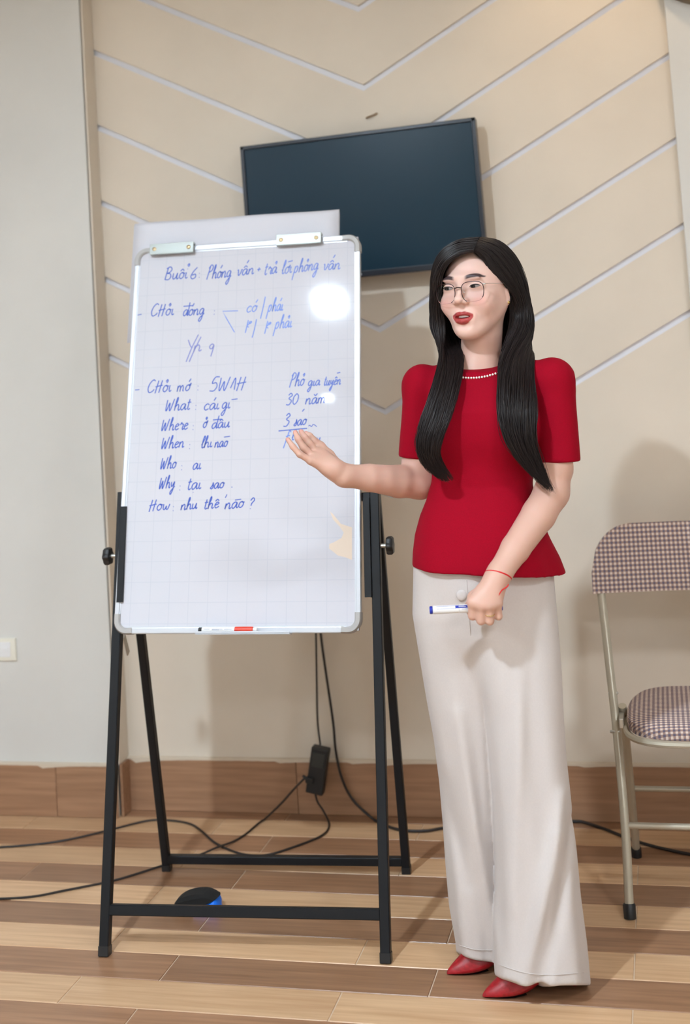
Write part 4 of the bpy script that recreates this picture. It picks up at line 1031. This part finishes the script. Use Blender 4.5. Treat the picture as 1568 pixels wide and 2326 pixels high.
CRM = lin((203, 195, 191))
M_cream = mat('cream_crepe', CRM, .62, spec=.3, Sheen_Weight=.1); noise_mix(M_cream, sc(CRM, .985), sc(CRM, 1.015), ns=300, detail=2, rnd=False, bump=.05)
tro = npmesh('trousers', V, Q, M_cream, pe_)
def hit(px, py, F_, st_):
    d = ray(px, py); o_ = CP-PO; dl = np.array([d@RH, d@FH, d[2]]); ol = np.array([o_@RH, o_@FH, o_[2]])
    t = np.linspace(2.4, 3.3, 1800); P = ol+dl*t[:, None]
    i = np.clip(np.round((P-np.array([F_.xs[0], F_.ys[0], F_.zs[0]]))/st_).astype(int), 0, np.array(F_.f.shape)-1)
    v = F_.f[i[:, 0], i[:, 1], i[:, 2]]; k = np.argmax(v < 0); return P[k]
# covered button and fly placket
p = hit(1049, 1352, TRF, .004)
MB().lathe([(.0115, 0), (.0115, .003), (.0095, .0048), (.004, .0052)], p+np.array([0, .001, 0]), (-.15, -1, 0), n=24).build('button', M_cream, tro, True)
P = [hit(1060+q*9, 1318+q*125, TRF, .004)+np.array([0, -.0008, 0]) for q in np.linspace(0, 1, 14)]
MB().tube(P, .0013, 6).build('fly_seam', M_cream, tro, True)
# hem stitching lines
for pts in ([(1119, 2184), (1150, 2196), (1200, 2210), (1260, 2213), (1326, 2208)], [(1044, 2146), (1070, 2154), (1095, 2157), (1118, 2157)]):
    c_ = catmull([(a, b) for a, b in pts], 8); P = [hit(a, b, TRF, .004) for a, b in c_]
    P = np.array(P); P[1:-1] = (P[:-2]+P[1:-1]+P[2:])/3
    P[:, 1] -= .0022
    MB().tube(P, .0008, 6).build('hem_seam', M_cream, tro, True)

# ---- red pointed pumps
M_shoe = mat('red_leather', lin((150, 12, 24)), .32); noise_mix(M_shoe, lin((138, 8, 20)), lin((162, 18, 30)), ns=120, detail=2, rnd=False, bump=.15)
M_sole = mat('shoe_sole', (.02, .008, .008), .6)
def shoe(toe, heel):
    toe = np.array(toe); heel = np.array(heel); d = heel-toe; Ln = np.linalg.norm(d); d = d/Ln; n_ = np.array([-d[1], d[0]])
    S = np.array([0, .02, .06, .12, .2, .3, .42, .55, .7, .85, .95, 1.]); Wd = np.array([.002, .006, .013, .021, .029, .035, .037, .034, .029, .028, .024, .014])
    bz = np.array([.001, .001, .001, .001, .001, .001, .004, .018, .040, .055, .058, .058]); tz = np.array([.006, .012, .020, .030, .043, .057, .072, .086, .098, .108, .112, .110])
    V = []; k = 14
    for s_, w_, b_, t_ in zip(S, Wd, bz, tz):
        for j in range(k):
            a = 2*math.pi*j/k; cx, cz = math.cos(a), math.sin(a)
            u = w_*math.copysign(abs(cx)**.8, cx)*(1-.35*max(0, cz)); zz = b_+(t_-b_)*(.30+(.70*cz if cz > 0 else .30*cz)); q = toe+d*s_*Ln+n_*u; V.append((q[0], q[1], zz))
    m_ = len(S); Fc = [(i*k+j, i*k+(j+1) % k, (i+1)*k+(j+1) % k, (i+1)*k+j) for i in range(m_-1) for j in range(k)]+[tuple(range(k))[::-1], tuple((m_-1)*k+j for j in range(k))]
    o = MB().add(V, Fc).build('shoe', M_shoe, pe_, True); sb = o.modifiers.new('round', 'SUBSURF'); sb.levels = 1; sb.render_levels = 2
    hp = toe+d*Ln*.93
    MB().lathe([(.0065, 0.0005), (.0062, .01), (.008, .035), (.014, .060)], (hp[0], hp[1], 0), n=14).build('heel', M_shoe, o, True)
    V = []
    for s_, w_, b_ in zip(S[1:7], Wd[1:7], bz[1:7]):
        q = toe+d*s_*Ln; V += [(*(q+n_*w_*.6), b_-.0003), (*(q-n_*w_*.6), b_-.0003)]
    mesh('sole', V, [(2*i, 2*i+1, 2*i+3, 2*i+2) for i in range(5)], M_sole, o)
pN = np.array([-.077, -.088]); shoe(pN, pN+np.array([.221, .030])); pF = np.array([-.146, .021]); shoe(pF, pF+np.array([.215, .045]))

# ---- glasses
gls = MB()
M_rim = mat('dark_brown_metal_rim', (.035, .014, .014), .3, .4); M_pink = mat('clear_pink_rim', lin((190, 140, 132)), .3)
M_lens = bpy.data.materials.new('lens'); M_lens.use_nodes = True; nt = M_lens.node_tree; nt.nodes.clear()
o1 = nt.nodes.new('ShaderNodeOutputMaterial'); t1 = nt.nodes.new('ShaderNodeBsdfTransparent'); t1.inputs[0].default_value = (.97, .97, .97, 1); g1 = nt.nodes.new('ShaderNodeBsdfGlossy'); g1.inputs['Roughness'].default_value = .02
m1 = nt.nodes.new('ShaderNodeMixShader'); f1 = nt.nodes.new('ShaderNodeFresnel'); f1.inputs[0].default_value = 1.3; nt.links.new(f1.outputs[0], m1.inputs[0]); nt.links.new(t1.outputs[0], m1.inputs[1]); nt.links.new(g1.outputs[0], m1.inputs[2]); nt.links.new(m1.outputs[0], o1.inputs[0])
def lens_pt(s, t, k=1.):
    c_, s_ = math.cos(t), math.sin(t); e_ = .62
    u = .0258*k*math.copysign(abs(c_)**e_, c_); v = .0225*k*math.copysign(abs(s_)**e_, s_); v *= 1; u *= 1-.12*(v < 0)*abs(v/.0225)
    return (s*.0340+u, -.1035+.010*((abs(s*.0340+u)-.012)/.05)**2+.0, -.0115+v)
bridge = [(-.0085, -.1038, -.001), (0, -.1062, .0005), (.0085, -.1038, -.001)]
gl_ = MB().tube(h2pa(catmull(bridge, 6)), .0013, 8).build('glasses', M_rim, pe_, True)
for s in (-1, 1):
    up_ = [lens_pt(s, t) for t in np.linspace(-.18*math.pi if s > 0 else -.35*math.pi, 1.35*math.pi if s > 0 else 1.18*math.pi, 60)]
    MB().tube(h2pa(up_), .0009, 8).build('upper_rim', M_rim, gl_, True)
    lo_ = [lens_pt(s, t) for t in np.linspace(math.pi*.95, 2.05*math.pi, 50)]
    MB().tube(h2pa(lo_), .0006, 6).build('lower_rim', M_pink, gl_, True)
    V = [lens_pt(s, t, .985) for t in np.linspace(0, 2*math.pi, 49)[:-1]]
    mesh('lens', h2pa(V), [list(range(48))], M_lens, gl_)
    tm = [(s*.0598, -.0935, .003), (s*.0655, -.088, .004), (s*.0725, -.060, .003), (s*.0770, -.02, .002), (s*.0790, .012, -.002), (s*.077, .025, -.016)]
    MB().tube(h2pa(catmull(tm, 6)), .0009, 8).build('temple', mat('pale_metal', (.7, .62, .58), .25, .9), gl_, True)
    MB().box(h2p((s*.0615, -.0935, .0035)), (.0026, .0018, .0015), HR, ch=.0006).build('hinge', M_rim if s < 0 else M_chrome, gl_)
    MB().tube(h2pa([(s*.0095, -.103, -.004), (s*.0105, -.0985, -.009), (s*.0115, -.0965, -.012)]), [.0006, .0007, .0018], 6).build('nose_pad', mat('clear_pad', (.7, .62, .58), .3), gl_, True)

# ---- bracelet, ring
wd_ = (L3(1124, 1325, -.182)-wL); wd_ /= np.linalg.norm(wd_); cB = wL+wd_*.004
a1 = np.cross(wd_, np.array([0, 1., 0])); a1 /= np.linalg.norm(a1); a2 = np.cross(wd_, a1)
P = [cB+.0272*(a1*math.cos(t)+a2*math.sin(t))+wd_*.006*math.cos(t+2.6) for t in np.linspace(0, 2*math.pi, 49)]
br_ = MB().tube(P, .0021, 8).build('bracelet', mat('red_cord', lin((205, 22, 26)), .7), pe_, True)
kp = L3(1152, 1333, -.207); MB().tube(catmull([kp+np.array([.004, .004, .004]), kp, kp+np.array([-.012, -.004, -.006]), kp+np.array([-.020, -.006, -.016])], 5), .0013, 6).build('cord_tail', br_.data.materials[0], br_, True)
q_ = KN[2]; pip = q_+np.array([-.001, .006, -.0335]); ax_r = (pip-q_)/np.linalg.norm(pip-q_); cR = q_+(pip-q_)*.58
b1 = np.cross(ax_r, np.array([0, 1., 0])); b1 /= np.linalg.norm(b1); b2 = np.cross(ax_r, b1)
P = [cR+.0102*(b1*math.cos(t)+b2*math.sin(t))+ax_r*.0035*max(0, -math.sin(t))*(1-abs(math.cos(t))*1.6 if abs(math.cos(t)) < .6 else 0) for t in np.linspace(0, 2*math.pi, 49)]
MB().tube(P, .0013, 8).build('ring', mat('pale_gold', (.85, .68, .36), .2, 1.), pe_, True)
tag(pe_, 'person in red short-sleeved top, cream trousers and glasses gesturing at whiteboard', 'person')

# ---- marker held in the fist
def p2w(p): return PO+RH*p[0]+FH*p[1]+np.array([0, 0, p[2]])
t, ax, Ln = marker('board_marker', p2w(MKp0), p2w(MKp1), .0088, None, 'white marker with blue cap end held in the left fist',
       [('cap_end', M_blue, 0, .045, .95), ('cap', M_white, .045, .40, 1.02), ('barrel', M_white, .40, .94, 1), ('end_plug', M_blue, .94, 1, .9)])
upm = np.cross(ax, np.array([0, 1., 0])); upm = np.array([0, 0, 1.])-ax*ax[2]; upm /= np.linalg.norm(upm); fwm = -np.cross(ax, upm)
if fwm@FH > 0: fwm = -fwm
def decal(nm, a0, a1, w0, w1, M, rr=.00925):
    V = []; n = 8
    for i in range(n+1):
        for j in range(5):
            al = w0+(w1-w0)*j/4; V.append(ax*(a0+(a1-a0)*i/n)*Ln+rr*(upm*math.sin(al)+fwm*math.cos(al)))
    mesh(nm, V, [(i*5+j, i*5+j+1, (i+1)*5+j+1, (i+1)*5+j) for i in range(n) for j in range(4)], M, t, True)
decal('label_line', .10, .36, .95, 1.02, M_blue); decal('label_line', .10, .36, .30, .36, M_blue)
decal('label', .355, .60, .34, 1.05, M_blue); decal('label_text', .40, .50, .60, .70, M_white, .0094); decal('label_text', .40, .48, .80, .88, M_white, .0094); decal('label_text', .44, .56, .05, .12, M_blue)

# ---- long straight hair: strands combed from the parting over the skull and down both sides
M_hair = mat('dark_hair', (.016, .0105, .0105), .40, spec=.4)
SIDE_A = [[(1077, 572, -.086), (1090, 545, -.012), (1100, 560, .070)],
          [(1044, 580, -.078), (1046, 552, -.020), (1072, 572, .078)],
          [(1012, 606, -.068), (1008, 580, -.012), (1040, 610, .088)],
          [(999, 650, -.050), (994, 632, .006), (1022, 670, .088)],
          [(1001, 700, -.024), (993, 700, .022), (1026, 722, .078)],
          [(1010, 752, -.018), (996, 752, .020), (1040, 770, .050)],
          [(1002, 812, -.050), (1016, 812, -.030), (1052, 812, -.020)],
          [(984, 880, -.100), (1008, 880, -.095), (1042, 880, -.090)],
          [(958, 950, -.120), (988, 950, -.125), (1022, 950, -.120)],
          [(946, 1010, -.120), (972, 1010, -.130), (1000, 1008, -.125)],
          [(962, 1058, -.120), (982, 1056, -.125), (1002, 1048, -.120)],
          [(1004, 1090, -.110), (1016, 1092, -.115), (1032, 1090, -.110)]]
SIDE_B = [[(1079, 572, -.086), (1092, 545, -.012), (1102, 560, .070)],
          [(1100, 590, -.074), (1132, 556, -.014), (1122, 574, .078)],
          [(1115, 622, -.066), (1166, 592, -.004), (1146, 612, .086)],
          [(1143, 650, -.050), (1182, 642, .004), (1160, 668, .086)],
          [(1165, 700, -.010), (1192, 696, .004), (1170, 720, .078)],
          [(1159, 752, -.028), (1196, 752, -.004), (1180, 770, .060)],
          [(1136, 815, -.062), (1178, 815, -.050), (1208, 815, -.005)],
          [(1132, 885, -.110), (1172, 885, -.120), (1216, 885, -.090)],
          [(1134, 945, -.140), (1172, 945, -.150), (1216, 945, -.125)],
          [(1148, 1000, -.150), (1180, 1000, -.155), (1214, 1000, -.135)],
          [(1184, 1054, -.150), (1206, 1054, -.150), (1230, 1050, -.130)],
          [(1240, 1108, -.140), (1250, 1114, -.140), (1258, 1116, -.130)]]
BACK = [[(1060, 562, .050), (1092, 547, .040), (1126, 562, .050)],
        [(1030, 600, .070), (1092, 570, .092), (1156, 600, .070)],
        [(1018, 660, .070), (1090, 650, .112), (1174, 660, .062)],
        [(1018, 740, .060), (1092, 740, .095), (1184, 740, .050)],
        [(1018, 820, .110), (1094, 820, .125), (1186, 820, .095)],
        [(1016, 920, .130), (1096, 920, .145), (1190, 920, .115)],
        [(1030, 1020, .125), (1098, 1030, .140), (1186, 1020, .115)],
        [(1050, 1075, .115), (1100, 1090, .130), (1176, 1075, .110)]]
def hair_sheet(ST, n, thick, seed, sub=4):
    r_ = np.random.default_rng(seed); P3 = np.array([[L3(*q) for q in row] for row in ST])          # stations x 3 x xyz
    a = r_.random(n); b = r_.random(n); K = len(ST)
    w0, w1, w2 = 2*(a-.5)*(a-1), -4*a*(a-1), 2*a*(a-.5)
    base = w0[:, None, None]*P3[None, :, 0]+w1[:, None, None]*P3[None, :, 1]+w2[:, None, None]*P3[None, :, 2]   # n x K x 3
    axis = HC+np.array([0, .01, -.02])
    out = base-axis; out[..., 2] *= np.where(base[..., 2] > HC[2], 1., 0.); out /= np.linalg.norm(out, axis=2)[..., None]+1e-9
    th = np.interp(np.arange(K), [0, 2, 5, K-3, K-1], thick)
    out[:, 6:, :] = np.array([0, -1., 0]) if ST is not BACK else np.array([0, 1., 0])
    base = base+out*(th[None, :]*(b[:, None]-.25))[..., None]
    base += r_.normal(0, .0011, base.shape)*np.interp(np.arange(K), [0, 3, K-1], [.3, 1., 2.2])[None, :, None]
    cl_ = r_.integers(0, 60, n); cj = r_.normal(0, .0018, (60, K, 3)); cj[:, :3] *= .25; base += cj[cl_]
    Q = np.concatenate([2*base[:, :1]-base[:, 1:2], base, 2*base[:, -1:]-base[:, -2:-1]], 1); pts = []
    for i in range(1, K):
        p0, p1, p2, p3 = Q[:, i-1], Q[:, i], Q[:, i+1], Q[:, i+2]
        for t in np.arange(sub)/sub: pts.append(.5*((2*p1)+(-p0+p2)*t+(2*p0-5*p1+4*p2-p3)*t*t+(-p0+3*p1-3*p2+p3)*t**3))
    pts.append(base[:, -1]); P = np.stack(pts, 1); N = P.shape[1]
    # keep clear of the head and of the clothes
    cr, fc = (np.array([0, .012, .020]), np.array([.0735, .092, .084])), (np.array([0, -.026, -.030]), np.array([.0655, .0635, .083]))
    flat = P.reshape(-1, 3); lay = np.repeat(b, N)
    for _ in range(3):
        hl_ = (flat-HC)@HR
        for c, rr in (cr, fc):
            q = (hl_-c)/rr; k0 = np.linalg.norm(q, axis=1); need = 1+(.0015+.007*lay)/rr.min()
            m_ = k0 < need; hl_[m_] = c+(hl_[m_]-c)*(need/np.maximum(k0, 1e-3))[m_][:, None]
        flat = HC+hl_@HR.T
        d = field_at(TF, flat); need = .0025+.010*lay; m_ = d < need
        e_ = .004; g_ = np.stack([field_at(TF, flat[m_]+np.eye(3)[k]*e_)-field_at(TF, flat[m_]-np.eye(3)[k]*e_) for k in range(3)], 1); g_ /= np.linalg.norm(g_, axis=1)[:, None]+1e-9
        flat[m_] += g_*np.minimum((need-d)[m_], .03)[:, None]
    P = flat.reshape(n, N, 3)
    for _ in range(2): P[:, 1:-1] = .25*P[:, :-2]+.5*P[:, 1:-1]+.25*P[:, 2:]
    # random length at the tips
    cut = 1-.26*r_.random(n)**1.4; s_ = np.linspace(0, 1, N); Pn = np.empty_like(P)
    for k in range(n):
        x_ = s_*cut[k]
        for d_ in range(3): Pn[k, :, d_] = np.interp(x_, s_, P[k, :, d_])
    return Pn
def strands_mesh(Pl, r0):
    Vs, Fs, off = [], [], 0
    for P in Pl:
        n, N, _ = P.shape; T = np.gradient(P, axis=1); T /= np.linalg.norm(T, axis=2)[..., None]+1e-9
        A = np.cross(T, np.array([.35, 1., .2])); A /= np.linalg.norm(A, axis=2)[..., None]+1e-9; B = np.cross(T, A)
        rr = r0*np.interp(np.linspace(0, 1, N), [0, .05, .8, 1], [.6, 1, .9, .2])[None, :, None]
        ring = np.stack([P+rr*(A*math.cos(t)+B*math.sin(t)) for t in (0, 2.094, 4.189)], 2)     # n N 3 xyz
        Vs.append(ring.reshape(-1, 3)); i = np.arange(n)[:, None, None]*N*3+np.arange(N-1)[None, :, None]*3; j = np.arange(3)[None, None, :]
        q = np.stack([i+j, i+(j+1) % 3, i+3+(j+1) % 3, i+3+j], -1).reshape(-1, 4)+off; Fs.append(q); off += n*N*3
    return np.vstack(Vs), np.vstack(Fs)
sheets = [hair_sheet(SIDE_A, 1500, [.008, .016, .020, .022, .008], 11), hair_sheet(SIDE_B, 1700, [.008, .016, .022, .026, .008], 12), hair_sheet(BACK, 1200, [.006, .010, .014, .02, .01], 13)]
V, Q = strands_mesh(sheets, .00085)
hair = npmesh('hair', V, Q, M_hair, pe_)
